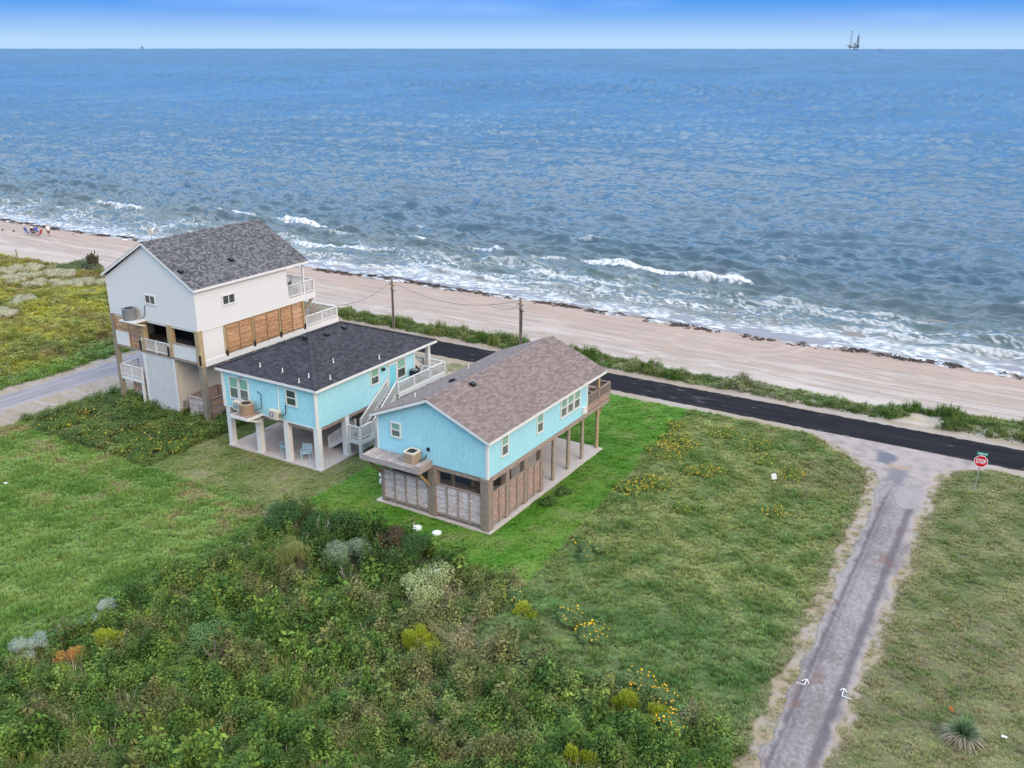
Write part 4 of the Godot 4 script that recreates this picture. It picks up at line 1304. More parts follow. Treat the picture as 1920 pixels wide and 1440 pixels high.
	# posts, slab
	for d in [0.17, 2.84, 6.2, 9.8, 12.2]:
		for u in [0.19, 2.9, 5.5, 8.13]:
			if d > 11.0 and u > 0.5 and u < 8.0:
				continue
			post(t, "white_post", "white_paint", u, d, 0.08, F - 0.02 if d < 11.0 else 5.5, 0.37 if d < 3.0 and (u > 8.0 or d < 1.0) else 0.27)
	nb(t, "slab", M.concrete, Vector3(0.0, -0.15, -0.12), Vector3(W + 0.15, 0.1, 12.6))
	# the deck on the right and at the sea end
	var X: float = W + 0.06
	nb(t, "deck_floor", M.brown_tread, Vector3(X, 3.2, 7.0), Vector3(W + 1.15, 3.3, 12.42))
	nb(t, "deck_floor", M.brown_tread, Vector3(0.0, 3.2, L + 0.05), Vector3(X - 0.005, 3.3, 12.42))
	nb(t, "deck_band", M.white_paint, Vector3(W + 1.15, 3.12, 6.9), Vector3(W + 1.19, 3.4, 12.46))
	nb(t, "deck_band", M.white_paint, Vector3(0.0, 3.12, 12.43), Vector3(W + 1.145, 3.4, 12.47))
	railing(t, H(W + 1.12, 3.34, 6.95), H(W + 1.12, 3.34, 12.4), 0.88, "white_paint", 0.13, 1.8)
	railing(t, H(W + 1.05, 3.34, 12.4), H(0.1, 3.34, 12.4), 0.88, "white_paint", 0.14, 2.0)
	railing(t, H(X + 0.05, 3.34, 10.9), H(W + 1.05, 3.34, 10.9), 0.88, "white_paint", 0.12, 1.2)
	for d in [7.1, 9.8, 12.2]:
		post(t, "white_post", "white_paint", W + 1.0, d, 0.0, 3.2, 0.16)
	nbeam(t, "stair_band", M.white_paint, H(6.9, 5.4, L + 0.3), H(7.9, 3.5, 11.9), 0.06, 0.3)
	# the stair from the landing up to the door
	var y0 := 1.28
	nb(t, "landing", M.brown_tread, Vector3(8.0, y0 - 0.06, 2.95), Vector3(9.3, y0, 4.0))
	nb(t, "deck_band", M.white_paint, Vector3(7.98, y0 - 0.3, 2.9), Vector3(9.33, y0 + 0.02, 2.95))
	nb(t, "deck_band", M.white_paint, Vector3(9.3, y0 - 0.3, 2.952), Vector3(9.34, y0 + 0.02, 4.5))
	railing(t, H(8.4, y0 + 0.04, 2.92), H(9.27, y0 + 0.04, 2.92), 0.93, "white_paint", 0.11, 1.0)
	railing(t, H(9.27, y0 + 0.04, 2.98), H(9.27, y0 + 0.04, 4.2), 0.93, "white_paint", 0.11, 1.3)
	post(t, "white_post", "white_paint", 9.27, 2.93, 0.0, y0 + 0.9, 0.17)
	post(t, "white_post", "white_paint", 9.27, 4.45, 0.0, y0 + 0.9, 0.17)
	post(t, "white_post", "white_paint", 8.45, 4.1, 0.0, y0 - 0.06, 0.17)
	var a := 4.0
	var b := 7.0
	railing(t, H(8.45, y0 + 0.1, a), H(8.45, 3.34, b), 0.93, "white_paint", 0.12, 3.2)
	railing(t, H(9.27, y0 + 0.1, a + 0.4), H(9.27, 3.34, b), 0.93, "white_paint", 0.12, 3.2)
	for u in [8.5, 9.24]:
		nbeam(t, "stringer", M.white_paint, H(u, y0 - 0.05, a), H(u, 3.2, b), 0.05, 0.28)
	for i in 11:
		var f: float = float(i + 1) / 11
		nb(t, "tread", M.brown_tread, Vector3(8.54, lerpf(y0, 3.2, f) - 0.05, lerpf(a, b, f) - 0.3), Vector3(9.2, lerpf(y0, 3.2, f), lerpf(a, b, f) + 0.02))
	# the short flight from the slab up to the landing, running along the front
	railing(t, H(6.45, 0.12, 2.98), H(8.0, y0 + 0.04, 2.98), 0.9, "white_paint", 0.11, 1.6)
	railing(t, H(6.45, 0.12, 3.95), H(8.0, y0 + 0.04, 3.95), 0.9, "white_paint", 0.11, 1.6)
	for d in [3.0, 3.92]:
		nbeam(t, "stringer", M.white_paint, H(6.35, 0.15, d), H(8.0, y0 - 0.02, d), 0.05, 0.28)
	for i in 6:
		var f: float = float(i + 1) / 7
		nb(t, "tread", M.brown_tread, Vector3(lerpf(6.45, 8.0, f) - 0.14, lerpf(0.1, y0, f) - 0.04, 3.03), Vector3(lerpf(6.45, 8.0, f) + 0.14, lerpf(0.1, y0, f), 3.89))
	# wooden store and shelves under the rooms
	nb(t, "store_wall", M.tan_wood, Vector3(6.9, 0.1, 6.6), Vector3(8.0, 2.2, 6.7))
	nb(t, "store_wall", M.weathered_h, Vector3(3.2, 0.1, 9.9), Vector3(8.0, 2.6, 10.0))
	# shelf with the brown condenser
	nb(t, "platform", M.weathered_h, Vector3(1.95, 3.02, -1.35), Vector3(3.5, 3.08, -0.02))
	nb(t, "platform_edge", M.white_paint, Vector3(1.93, 2.92, -1.4), Vector3(3.54, 3.1, -1.352))
	nb(t, "platform_edge", M.white_paint, Vector3(3.505, 2.92, -1.35), Vector3(3.55, 3.1, 0.0))
	nb(t, "platform_edge", M.white_paint, Vector3(1.9, 2.92, -1.35), Vector3(1.945, 3.1, 0.0))
	for u in [2.3, 3.3]:
		nbeam(t, "bracket_arm", M.white_paint, H(u, 2.9, -1.2), H(u, 2.4, 0.0), 0.1, 0.14)
	condenser("condenser", "round brown air conditioner with dark top on a white shelf of the middle house", o + H(2.78, 3.08, -0.7), 0.9, 0.8, "ac_brown", "ac_tan")
	minisplit("white fan unit left of the brown condenser on the blue wall", o + H(1.75, 3.1, -0.42))
	minisplit("white fan unit below the dark window near the pipe on the blue wall", o + H(4.98, 3.12, -0.36))
	bent_pipe(t, "conduit", "pvc", [H(5.9, 5.3, -0.03), H(5.13, 5.24, -0.04), H(5.08, 3.62, -0.05)], 0.035)
	bent_pipe(t, "conduit", "black_metal", [H(5.5, 3.35, -0.3), H(5.75, 3.5, -0.15), H(5.72, 4.25, -0.04)], 0.03)
	bent_pipe(t, "conduit", "black_metal", [H(3.3, 3.4, -0.5), H(3.55, 3.45, -0.12), H(3.5, 4.4, -0.03), H(3.2, 4.55, -0.03)], 0.022)
	# two pale blue lawn chairs on the slab
	var ch := thing("lawn_chair", "pale blue slatted lawn chair between the third and fourth white front posts", "chair", o + H(6.25, 0.1, 0.95), 0.5, "pale blue chairs under the middle house")
	chair_parts(ch, "pale_blue_paint", 0.62, 0.95)
	copy_of(ch, o + H(4.35, 0.1, 0.95), -0.5, "pale blue slatted lawn chair half hidden behind the third white front post")
	var gr := thing("barbecue", "small dark cooker on the side deck beside the turquoise wall", "barbecue", o + H(W + 0.4, 3.3, 9.75))
	nb(gr, "bowl", M.black_metal, Vector3(-0.25, 0.55, -0.2), Vector3(0.25, 0.85, 0.2))
	nb(gr, "lid", M.ac_grey, Vector3(-0.22, 0.853, -0.17), Vector3(0.22, 0.98, 0.17))
	for s in [[-1, -1], [1, -1], [-1, 1], [1, 1]]:
		nb(gr, "leg", M.black_metal, Vector3(s[0] * 0.2 - 0.02, 0, s[1] * 0.15 - 0.02), Vector3(s[0] * 0.2 + 0.02, 0.55, s[1] * 0.15 + 0.02))

# ---------------------------------------------------------------- the blue house nearest the viewer
func build_near_house() -> void:
	var W := 7.73
	var L := 11.97
	var F := 3.36
	var T := 5.52
	var o := Vector3(-33.85, 0, -40.11)
	var t := thing("beach_house", "nearest turquoise house on wooden posts with brown gable roof and slatted screens below", "house", o, 0.0, "beach houses on posts")
	var tones := [Color(0.19, 0.145, 0.132), Color(0.31, 0.245, 0.222)]
	gable_roof(t, -0.3, W + 0.3, -0.3, 14.12, 5.73, 7.45, tones)
	roof_hood(t, Vector3(-29.45, 7.24, -43.64) - o, H(-4.1, 1.72, 0))
	roof_hood(t, Vector3(-31.25, 6.95, -44.19) - o, H(4.1, 1.72, 0))
	roof_pipe(t, Vector3(-32.93, 6.23, -48.4) - o, 0.3)
	roof_pipe(t, Vector3(-32.21, 6.53, -41.71) - o, 0.26)
	var mb := MB.new()
	var top := func(u: float) -> float: return 5.66 + minf(u, 7.73 - u) * 1.72 / 4.165
	var flat := func(_u: float) -> float: return 5.62
	groove_wall(mb, H(0, 0, 0), Vector3(1, 0, 0), Vector3(0, 0, 1), W, F, top, 0.2)
	groove_wall(mb, H(W, 0, 0), Vector3(0, 0, -1), Vector3(1, 0, 0), L, F, flat, 0.2)
	groove_wall(mb, H(0, 0, L), Vector3(0, 0, 1), Vector3(-1, 0, 0), L, F, flat, 0.2)
	groove_wall(mb, H(W, 0, L), Vector3(-1, 0, 0), Vector3(0, 0, -1), W, F, top, 0.2)
	mb.box(H(0.02, F, 0.02), H(W - 0.02, F + 0.1, L - 0.02))
	put("wall", mb.mesh(), M.aqua, t)
	nb(t, "ceiling", M.white_paint, Vector3(0.02, 5.45, 0.02), Vector3(W - 0.02, 5.55, L - 0.02))
	nb(t, "trim_board", M.aqua, Vector3(0.02, 5.66, -0.024), Vector3(W - 0.02, 5.7, 0.0))
	nb(t, "corner_board", M.white_paint, Vector3(W - 0.12, F - 0.03, -0.035), Vector3(W + 0.035, 5.62, 0.12))
	nb(t, "corner_board", M.white_paint, Vector3(-0.035, F - 0.03, -0.035), Vector3(0.09, 5.62, 0.1))
	nb(t, "corner_board", M.white_paint, Vector3(W - 0.1, F - 0.03, L - 0.1), Vector3(W + 0.035, 5.62, L + 0.03))
	nb(t, "corner_board", M.white_paint, Vector3(-0.035, F - 0.03, L - 0.1), Vector3(0.09, 5.62, L + 0.03))
	window(t, "f", -0.014, 1.04, 1.78, 4.5, 5.46, "blind", "screen")
	for s in [[1.34, 2.12], [5.32, 6.12], [8.25, 9.1], [9.14, 9.98], [10.02, 10.86]]:
		window(t, "r", W + 0.014, s[0], s[1], 4.14, 5.46, "blind", "screen")
	nb(t, "wall_vent", M.black_metal, Vector3(3.64, 4.18, -0.1), Vector3(3.8, 4.38, -0.01))
	nb(t, "meter_box", M.white_paint, Vector3(W + 0.01, 3.5, 11.2), Vector3(W + 0.16, 3.95, 11.6))
	# frame under the floor
	nb(t, "beam", M.weathered_h, Vector3(0.05, F - 0.3, 0.05), Vector3(W - 0.02, F - 0.02, 0.25))
	nb(t, "beam", M.weathered_h, Vector3(W - 0.22, F - 0.3, 0.26), Vector3(W + 0.03, F - 0.02, 15.3))
	nb(t, "beam", M.weathered_h, Vector3(0.0, F - 0.3, 0.26), Vector3(0.22, F - 0.02, 15.3))
	nb(t, "beam", M.weathered_h, Vector3(3.75, F - 0.3, 0.26), Vector3(3.97, F - 0.02, 15.3))
	mb = MB.new()
	for i in 20:
		mb.box(H(0.23, F - 0.2, 0.5 + i * 0.6), H(W - 0.23, F - 0.02, 0.55 + i * 0.6))
	put("joist", mb.mesh(), M.weathered_h, t).set_meta("kind", "stuff")
	nb(t, "slab", M.concrete, Vector3(-0.25, -0.2, -0.16), Vector3(W + 0.23, 0.1, 14.08))
	# clad columns and round posts
	for c in [[7.55, 0.16, 0.5], [3.9, 0.18, 0.5], [7.56, 2.1, 0.34], [7.56, 4.18, 0.34], [7.56, 6.1, 0.34], [0.22, 0.2, 0.3]]:
		var h: float = c[2] / 2
		var col := MB.new()
		col.box(H(c[0] - h, 0.1, c[1] - h), H(c[0] + h, F - 0.3 if c[2] < 0.4 else F - 0.02, c[1] + h))
		var cl := put("column", col.mesh(), M.weathered_v, t)
		var nn: int = 4 if c[2] > 0.4 else 2
		for i in nn:   # upright cladding boards on the two faces in view
			var p: float = -h + 2 * h * i / nn + 0.01
			var q: float = -h + 2 * h * (i + 1) / nn - 0.01
			nb(cl, "board", M.weathered_v, Vector3(c[0] + p, 0.1, c[1] - h - 0.025), Vector3(c[0] + q, F - 0.05, c[1] - h))
			nb(cl, "board", M.weathered_v, Vector3(c[0] + h, 0.1, c[1] + p), Vector3(c[0] + h + 0.025, F - 0.05, c[1] + q))
	var rp := MB.new()
	rp.tube(Vector3(0, 0.1, 0), Vector3(0, F - 0.3, 0), 0.13, 0.12, 12)
	var rm := rp.mesh()
	for d in [7.85, 9.83, 11.76]:
		for u in [7.54, 0.2]:
			put("round_post", rm, M.round_post, t, H(u, 0, d))
	for d in [2.1, 4.18, 6.1]:
		put("round_post", rm, M.round_post, t, H(0.2, 0, d))
		put("round_post", rm, M.round_post, t, H(3.86, 0, d))
	rp = MB.new()
	rp.tube(Vector3(0, 0.1, 0), Vector3(0, 5.6, 0), 0.13, 0.12, 12)
	var rt := rp.mesh()
	for u in [7.54, 0.2]:
		put("round_post", rt, M.pine_post, t, H(u, 0, 13.96))
	# slatted screens
	var gk := ["slat_pale", "slat_pale", "slat_grey"]
	slat_panel(t, H(0.32, 0.36, 0.0), H(3.62, 0.36, 0.0), 1.9, 0.125, "weathered_h", gk, 4, Vector3(0, 0, 1))
	slat_panel(t, H(4.17, 0.36, 0.0), H(7.27, 0.36, 0.0), 1.9, 0.125, "weathered_h", gk, 4, Vector3(0, 0, 1))
	var bk := ["slat_brown", "slat_brown", "weathered_h"]
	for s in [[0.44, 1.9], [2.3, 3.98], [4.38, 5.9]]:
		slat_panel(t, H(W - 0.04, 0.36, s[0]), H(W - 0.04, 0.36, s[1]), 1.95, 0.15, "weathered_v", bk, 2, Vector3(1, 0, 0))
	# rooms and stores below
	nb(t, "store_wall", M.blue_wall, Vector3(0.5, 0.1, 4.4), Vector3(4.2, 3.05, 4.5))
	nb(t, "store_wall", M.weathered_h, Vector3(4.25, 0.1, 5.9), Vector3(5.6, 2.6, 6.0))
	nb(t, "store_wall", M.blue_wall, Vector3(0.4, 0.1, 0.5), Vector3(0.5, 2.0, 4.4))
	post(t, "column", "weathered_v", 4.9, 3.4, 0.1, F - 0.02, 0.3)
	# the platform on the front with the condenser
	for i in 14:
		var u: float = -0.12 + i * 0.285
		nb(t, "platform_board", M.deck_board if (i * 7) % 3 else M.deck_board_light, Vector3(u, 3.48, -1.22), Vector3(u + 0.27, 3.52, -0.06))
	nb(t, "platform_edge", M.deck_board_light, Vector3(-0.2, 3.2, -1.3), Vector3(3.9, 3.54, -1.225))
	nb(t, "platform_edge", M.deck_board, Vector3(3.885, 3.2, -1.22), Vector3(3.96, 3.54, 0.0))
	nb(t, "platform_edge", M.deck_board_light, Vector3(-0.2, 3.2, -1.22), Vector3(-0.125, 3.54, 0.0))
	nb(t, "platform_edge", M.deck_board_light, Vector3(3.55, 3.541, -1.25), Vector3(3.94, 3.66, -0.06))
	for u in [0.1, 3.72]:
		nbeam(t, "brace", M.tan_wood, H(u, 3.2, -1.12), H(u, 1.95, 0.0), 0.12, 0.15)
	condenser("condenser", "square tan air conditioner with open top on the grey plank platform", o + H(2.98, 3.52, -0.62), 0.8, 0.72, "ac_tan", "ac_cream", false)
	bent_pipe(t, "conduit", "black_metal", [H(3.35, 3.6, -0.55), H(3.6, 3.72, -0.3), H(3.6, 3.9, -0.05)], 0.03)
	# the deck at the sea end
	nb(t, "deck_floor", M.deck_board, Vector3(0.0, 3.5, L + 0.04), Vector3(W - 0.02, 3.6, 15.3))
	nb(t, "deck_band", M.slat_brown, Vector3(W - 0.015, 3.42, L + 0.04), Vector3(W + 0.035, 3.74, 15.36))
	nb(t, "deck_band", M.slat_brown, Vector3(0.0, 3.42, 15.31), Vector3(W - 0.02, 3.74, 15.36))
	railing(t, H(W, 3.7, L + 0.1), H(W, 3.7, 15.28), 0.8, "weathered_v", 0.13, 1.7)
	railing(t, H(W - 0.1, 3.7, 15.28), H(0.1, 3.7, 15.28), 0.8, "weathered_v", 0.14, 2.4)
	nbeam(t, "brace", M.tan_wood, H(7.54, 2.3, 14.0), H(7.54, 3.4, 15.1), 0.1, 0.12)
	var gr := thing("barbecue", "black gas barbecue with grey lid on the sea deck of the nearest house", "barbecue", o + H(7.1, 3.6, 12.6))
	nb(gr, "body", M.black_metal, Vector3(-0.3, 0.0, -0.5), Vector3(0.3, 0.8, 0.5))
	nb(gr, "lid", M.galvanised, Vector3(-0.26, 0.802, -0.35), Vector3(0.26, 1.05, 0.35))
	nb(gr, "handle", M.black_metal, Vector3(0.262, 0.9, -0.28), Vector3(0.3, 0.94, 0.28))
	var tb := thing("picnic_table", "plain wooden picnic table in the shade under the nearest house", "table", o + H(6.1, 0.1, 2.2), 0.2)
	for i in 5:
		nb(tb, "top_board", M.tan_wood, Vector3(-0.4 + i * 0.165, 0.72, -0.9), Vector3(-0.25 + i * 0.165, 0.76, 0.9))
	for s in [-1, 1]:
		nb(tb, "bench", M.weathered_h, Vector3(s * 0.75 - 0.14, 0.42, -0.9), Vector3(s * 0.75 + 0.14, 0.46, 0.9))
		nb(tb, "trestle", M.tan_wood, Vector3(-0.75, 0.34, s * 0.65 - 0.04), Vector3(0.75, 0.41, s * 0.65 + 0.04))
		for q in [-1, 1]:
			nbeam(tb, "leg", M.tan_wood, Vector3(q * 0.62, 0.0, s * 0.7), Vector3(q * 0.25, 0.72, s * 0.7), 0.05, 0.09)
	var st := thing("lumber_stack", "stack of long brown planks leaning under the nearest house", "lumber", o + H(5.6, 0.1, 3.6))
	for i in 5:
		nbeam(st, "plank", M.cedar_dark if i % 2 else M.weathered_h, Vector3(-1.2, 0.2 + i * 0.09, -0.2 + i * 0.1), Vector3(1.3, 1.5 + i * 0.12, 0.3 + i * 0.1), 0.2, 0.06)
	# white taps on the left corner column
	var tap := thing("wall_box", "two small white boxes on the left corner column of the nearest house", "utility box", o + H(0.0, 1.6, 0.15))
	nb(tap, "box", M.white_plastic, Vector3(-0.12, 0.0, -0.1), Vector3(0.04, 0.22, 0.1))
	nb(tap, "box", M.white_plastic, Vector3(-0.1, -0.45, -0.1), Vector3(0.04, -0.2, 0.1))

# ---------------------------------------------------------------- plants
func tuft_mesh(blades: int, spread: float, width: float, sd: int) -> ArrayMesh:
	var r := RandomNumberGenerator.new(); r.seed = sd
	var mb := MB.new()
	for i in blades:
		var a := r.randf() * TAU
		var b := a + r.randf_range(-0.8, 0.8)
		var p := Vector3(cos(a), 0, sin(a)) * spread * 0.5 * sqrt(r.randf())
		var h := r.randf_range(0.55, 1.0)
		var q := p + Vector3(cos(b), 0, sin(b)) * spread * r.randf_range(0.3, 1.0) + Vector3(0, h, 0)
		var s := Vector3(-sin(b), 0, cos(b)) * width * r.randf_range(0.7, 1.3)
		var t := r.randf_range(0.8, 1.12)
		mb.col = Color(t, t, t)
		var mid := p.lerp(q, 0.55) + Vector3(0, h * 0.12, 0)
		mb.tri(p - s, p + s, mid + s * 0.8); mb.tri(p - s, mid + s * 0.8, mid - s * 0.8)
		mb.tri(mid - s * 0.8, mid + s * 0.8, q)
	return mb.mesh()

func leafy_mesh(leaves: int, radius: float, height: float, size: float, sd: int) -> ArrayMesh:
	var r := RandomNumberGenerator.new(); r.seed = sd
	var mb := MB.new()
	for i in leaves:
		var a := r.randf() * TAU
		var e := r.randf()
		var rr := radius * sqrt(r.randf()) * (1.0 - 0.45 * e)
		leaf(mb, r, Vector3(cos(a) * rr, height * (0.1 + 0.9 * e), sin(a) * rr), Vector3(cos(a) * 0.7, 0.9, sin(a) * 0.7), size, 0.55)
	return mb.mesh()

func leaf(mb: MB, r: RandomNumberGenerator, p: Vector3, out_dir: Vector3, size: float, slim: float) -> void:
	var n := (out_dir.normalized() + Vector3(r.randf_range(-0.7, 0.7), r.randf_range(-0.4, 0.6), r.randf_range(-0.7, 0.7))).normalized()
	var f := n.cross(Vector3(r.randf_range(-1, 1), r.randf_range(-0.3, 0.3), r.randf_range(-1, 1))).normalized()
	var s := n.cross(f).normalized() * size * slim * 0.5
	var l := size * r.randf_range(0.7, 1.3)
	var t := r.randf_range(0.75, 1.2)
	var keep := mb.col
	mb.col = Color(keep.r * t, keep.g * t, keep.b * t)
	var m := p + f * l * 0.5
	var q := p + f * l - n * l * 0.15
	mb.tri(p, m + s, q, n); mb.tri(p, q, m - s, n)
	mb.col = keep

class Spread:
	var buf := PackedFloat32Array()
	func add(p: Vector3, turn: float, sx: float, sy: float, c: Color, lean := 0.0) -> void:
		var b := Basis(Vector3.UP, turn)
		if lean != 0.0:
			b = Basis(Vector3(cos(turn * 3.0), 0, sin(turn * 3.0)), lean) * b
		b = b * Basis.from_scale(Vector3(sx, sy, sx))
		buf.append_array([b.x.x, b.y.x, b.z.x, p.x, b.x.y, b.y.y, b.z.y, p.y, b.x.z, b.y.z, b.z.z, p.z, c.r, c.g, c.b, 1.0])

func stuff(called: String, label: String, category: String, m: Mesh, mt: Material, s: Spread, parent: Node = null) -> void:
	if s.buf.is_empty():
		return
	var mm := MultiMesh.new()
	mm.transform_format = MultiMesh.TRANSFORM_3D
	mm.use_colors = true
	mm.mesh = m
	mm.instance_count = s.buf.size() / 16
	mm.buffer = s.buf
	var o := MultiMeshInstance3D.new()
	o.multimesh = mm
	o.material_override = mt
	o.set_meta("kind", "stuff")
	if parent:
		o.name = called; parent.add_child(o, true)
	else:
		o.name = numbered(called); add_child(o)
		o.set_meta("label", label); o.set_meta("category", category)

func strew(s: Spread, k: int, x0: float, x1: float, z0: float, z1: float, per_m2: float, sx: Vector2, sy: Vector2, jitter: float, keep = null) -> void:
	var n: int = int(absf((x1 - x0) * (z1 - z0)) * per_m2)
	for i in n:
		var x := rng.randf_range(x0, x1)
		var z := rng.randf_range(z0, z1)
		if cover(x, z) != k:
			continue
		if keep != null and not keep.call(x, z):
			continue
		if k == 5 or k == 3:
			var inside := false
			for q in beds:
				var dx: float = x - q.x
				var dz: float = z - q.y
				if dx * dx + dz * dz < q.z:
					inside = true
					break
			if inside:
				continue
		var c := plant_color(k, x, z)
		var t := 1.0 + rng.randf_range(-jitter, jitter)
		c = Color(c.r * t * rng.randf_range(0.88, 1.14), c.g * t, c.b * t * rng.randf_range(0.85, 1.15))
		var g: float = 0.5 + 0.95 * clampf(0.5 + n_small.get_noise_2d(x * 1.2, z * 1.2) * 1.6, 0.0, 1.0)
		if k == 9:
			g *= 0.45 + 0.9 * clampf(0.5 + n_mid.get_noise_2d(x * 1.3, 31.0) * 1.8, 0.0, 1.0)
		if k == 5:
			g = g * g * 1.25 * (1.0 + 0.35 * thick(x, z))
		s.add(Vector3(x, land_y(x, z) - 0.01, z), rng.randf() * TAU, rng.randf_range(sx.x, sx.y), rng.randf_range(sy.x, sy.y) * g, c, rng.randf_range(-0.15, 0.15))

func build_plants() -> void:
	var blades := tuft_mesh(13, 0.17, 0.011, 11)
	var fine := tuft_mesh(16, 0.17, 0.013, 12)
	var weed := leafy_mesh(34, 0.3, 1.0, 0.15, 13)
	var weed_fine := leafy_mesh(40, 0.3, 1.0, 0.1, 14)
	var s := Spread.new()
	strew(s, 1, -38.2, -21.0, -65.0, -35.4, 60.0, Vector2(0.8, 1.2), Vector2(0.05, 0.09), 0.13)
	strew(s, 2, -50.8, -37.3, -57.2, -35.2, 42.0, Vector2(0.8, 1.2), Vector2(0.04, 0.08), 0.15)
	strew(s, 10, -66.0, -37.0, -65.0, -57.0, 10.0, Vector2(0.8, 1.3), Vector2(0.06, 0.12), 0.2)
	stuff("lawn_grass", "short mown grass of the lawns round the two blue houses", "lawn", fine, M.blade, s)
	s = Spread.new()
	strew(s, 4, -67.0, -37.4, -39.0, -12.0, 78.0, Vector2(0.7, 1.2), Vector2(0.14, 0.32), 0.22)
	stuff("field_grass", "light green tall grass of the field at the left", "grass", blades, M.blade, s)
	s = Spread.new()
	strew(s, 6, -25.0, -7.0, -65.0, -29.0, 74.0, Vector2(0.65, 1.15), Vector2(0.1, 0.24), 0.25)
	strew(s, 7, -6.0, 9.0, -65.5, -26.0, 66.0, Vector2(0.65, 1.1), Vector2(0.06, 0.13), 0.22)
	stuff("meadow_grass", "rough meadow grass on both sides of the grey lane", "grass", blades, M.blade, s)
	s = Spread.new()
	strew(s, 6, -25.0, -7.0, -65.0, -29.0, 5.0, Vector2(0.5, 0.9), Vector2(0.14, 0.3), 0.25, func(x: float, z: float) -> bool: return n_mid.get_noise_2d(x * 2.0 + 9.0, z * 2.0) > 0.05)
	stuff("meadow_weeds", "leafy weeds among the meadow grass left of the lane", "weeds", weed_fine, M.leaf, s)
	s = Spread.new()
	strew(s, 5, -38.2, -7.0, -37.6, -11.0, 24.0, Vector2(0.6, 1.25), Vector2(0.2, 0.55), 0.4)
	strew(s, 3, -66.5, -49.5, -60.0, -33.5, 18.0, Vector2(0.8, 1.4), Vector2(0.25, 0.6), 0.3)
	stuff("leafy_weeds", "dark green leafy weeds and vines in the foreground and by the tall house", "weeds", weed, M.leaf, s)
	s = Spread.new()
	strew(s, 5, -38.2, -7.0, -37.6, -11.0, 12.0, Vector2(0.6, 1.1), Vector2(0.3, 0.65), 0.35)
	stuff("fine_weeds", "fine leaved weeds mixed into the dark foreground growth", "weeds", weed_fine, M.leaf, s)
	s = Spread.new()
	strew(s, 8, -128.0, -71.5, -75.0, -34.0, 16.0, Vector2(1.2, 2.6), Vector2(0.2, 0.5), 0.25)
	stuff("dune_meadow_grass", "yellowish grass of the dune meadow beyond the left lane", "grass", blades, M.blade, s)
	s = Spread.new()
	strew(s, 8, -128.0, -71.5, -75.0, -34.0, 4.0, Vector2(0.8, 1.9), Vector2(0.25, 0.55), 0.3, func(x: float, z: float) -> bool: return n_mid.get_noise_2d(x * 0.9, z * 0.9 + 77.0) > -0.05)
	stuff("dune_meadow_weeds", "leafy weeds of the dune meadow beyond the left lane", "weeds", weed, M.leaf, s)
	s = Spread.new()
	var gaps := func(x: float, z: float) -> bool: return n_big.get_noise_2d(x * 2.6, 120.0) + n_mid.get_noise_2d(x * 1.4, z * 2.0) * 0.5 > -0.62
	strew(s, 9, -71.0, 8.0, -77.0, -69.6, 26.0, Vector2(1.0, 2.0), Vector2(0.3, 0.75), 0.3, gaps)
	stuff("dune_grass", "band of dune grass between the black road and the beach", "grass", blades, M.blade, s)
	s = Spread.new()
	strew(s, 9, -71.0, -8.0, -77.0, -69.8, 9.0, Vector2(0.8, 1.6), Vector2(0.3, 0.6), 0.3, gaps)
	stuff("dune_weeds", "leafy plants in the dune band beside the black road", "weeds", weed_fine, M.leaf, s)
	# taller species mixed in by patches: coarse leaves, and grasses
	s = Spread.new()
	var coarse := leafy_mesh(22, 0.3, 1.0, 0.26, 18)
	strew(s, 5, -38.2, -7.0, -37.6, -11.0, 7.0, Vector2(0.7, 1.2), Vector2(0.35, 0.7), 0.35, func(x: float, z: float) -> bool: return n_mid.get_noise_2d(x * 1.3 + 61.0, z * 1.3) > 0.12)
	stuff("coarse_weeds", "coarse leaved taller weeds in patches of the dark foreground growth", "weeds", coarse, M.leaf, s)
	s = Spread.new()
	for i in 16000:
		var x := rng.randf_range(-38.0, -9.0)
		var z := rng.randf_range(-37.0, -12.0)
		if cover(x, z) != 5 or n_mid.get_noise_2d(x * 1.1 + 161.0, z * 1.1) + n_small.get_noise_2d(x, z) * 0.4 < 0.16:
			continue
		var c := Color(0.13, 0.2, 0.045).lerp(Color(0.34, 0.36, 0.12), rng.randf())
		s.add(Vector3(x, land_y(x, z), z), rng.randf() * TAU, rng.randf_range(0.8, 1.6), rng.randf_range(0.35, 0.75), c, rng.randf_range(-0.2, 0.2))
	stuff("tall_grass", "tall yellowish grass in patches of the dark foreground growth", "grass", blades, M.blade, s)
	# dead stalks and seed heads standing above the weeds
	s = Spread.new()
	var stalk := tuft_mesh(5, 0.22, 0.008, 16)
	for i in 5200:
		var x := rng.randf_range(-38.0, -10.0)
		var z := rng.randf_range(-37.0, -12.0)
		if cover(x, z) != 5 or n_mid.get_noise_2d(x * 1.6 + 5.0, z * 1.6) < rng.randf_range(-0.15, 0.5):
			continue
		var c := Color(0.2, 0.16, 0.1).lerp(Color(0.42, 0.38, 0.26), rng.randf())
		s.add(Vector3(x, land_y(x, z), z), rng.randf() * TAU, rng.randf_range(0.7, 1.8), rng.randf_range(0.45, 1.0), c, rng.randf_range(-0.3, 0.3))
	stuff("dry_stalks", "dry pale stalks standing above the dark foreground weeds", "weeds", stalk, M.blade, s)
	s = Spread.new()
	for i in 5200:
		var z := rng.randf_range(-64.0, -26.0)
		var left := rng.randf() < 0.6
		var x: float = lane_left(z) - rng.randf_range(-0.05, 1.3) if left else lane_right(z) + rng.randf_range(-0.05, 1.0)
		if n_small.get_noise_2d(x * 2.5, z * 2.5) < 0.02:
			continue
		var c := Color(0.2, 0.24, 0.09).lerp(Color(0.38, 0.32, 0.18), rng.randf())
		s.add(Vector3(x, land_y(x, z) - 0.01, z), rng.randf() * TAU, rng.randf_range(0.5, 1.0), rng.randf_range(0.05, 0.14), c)
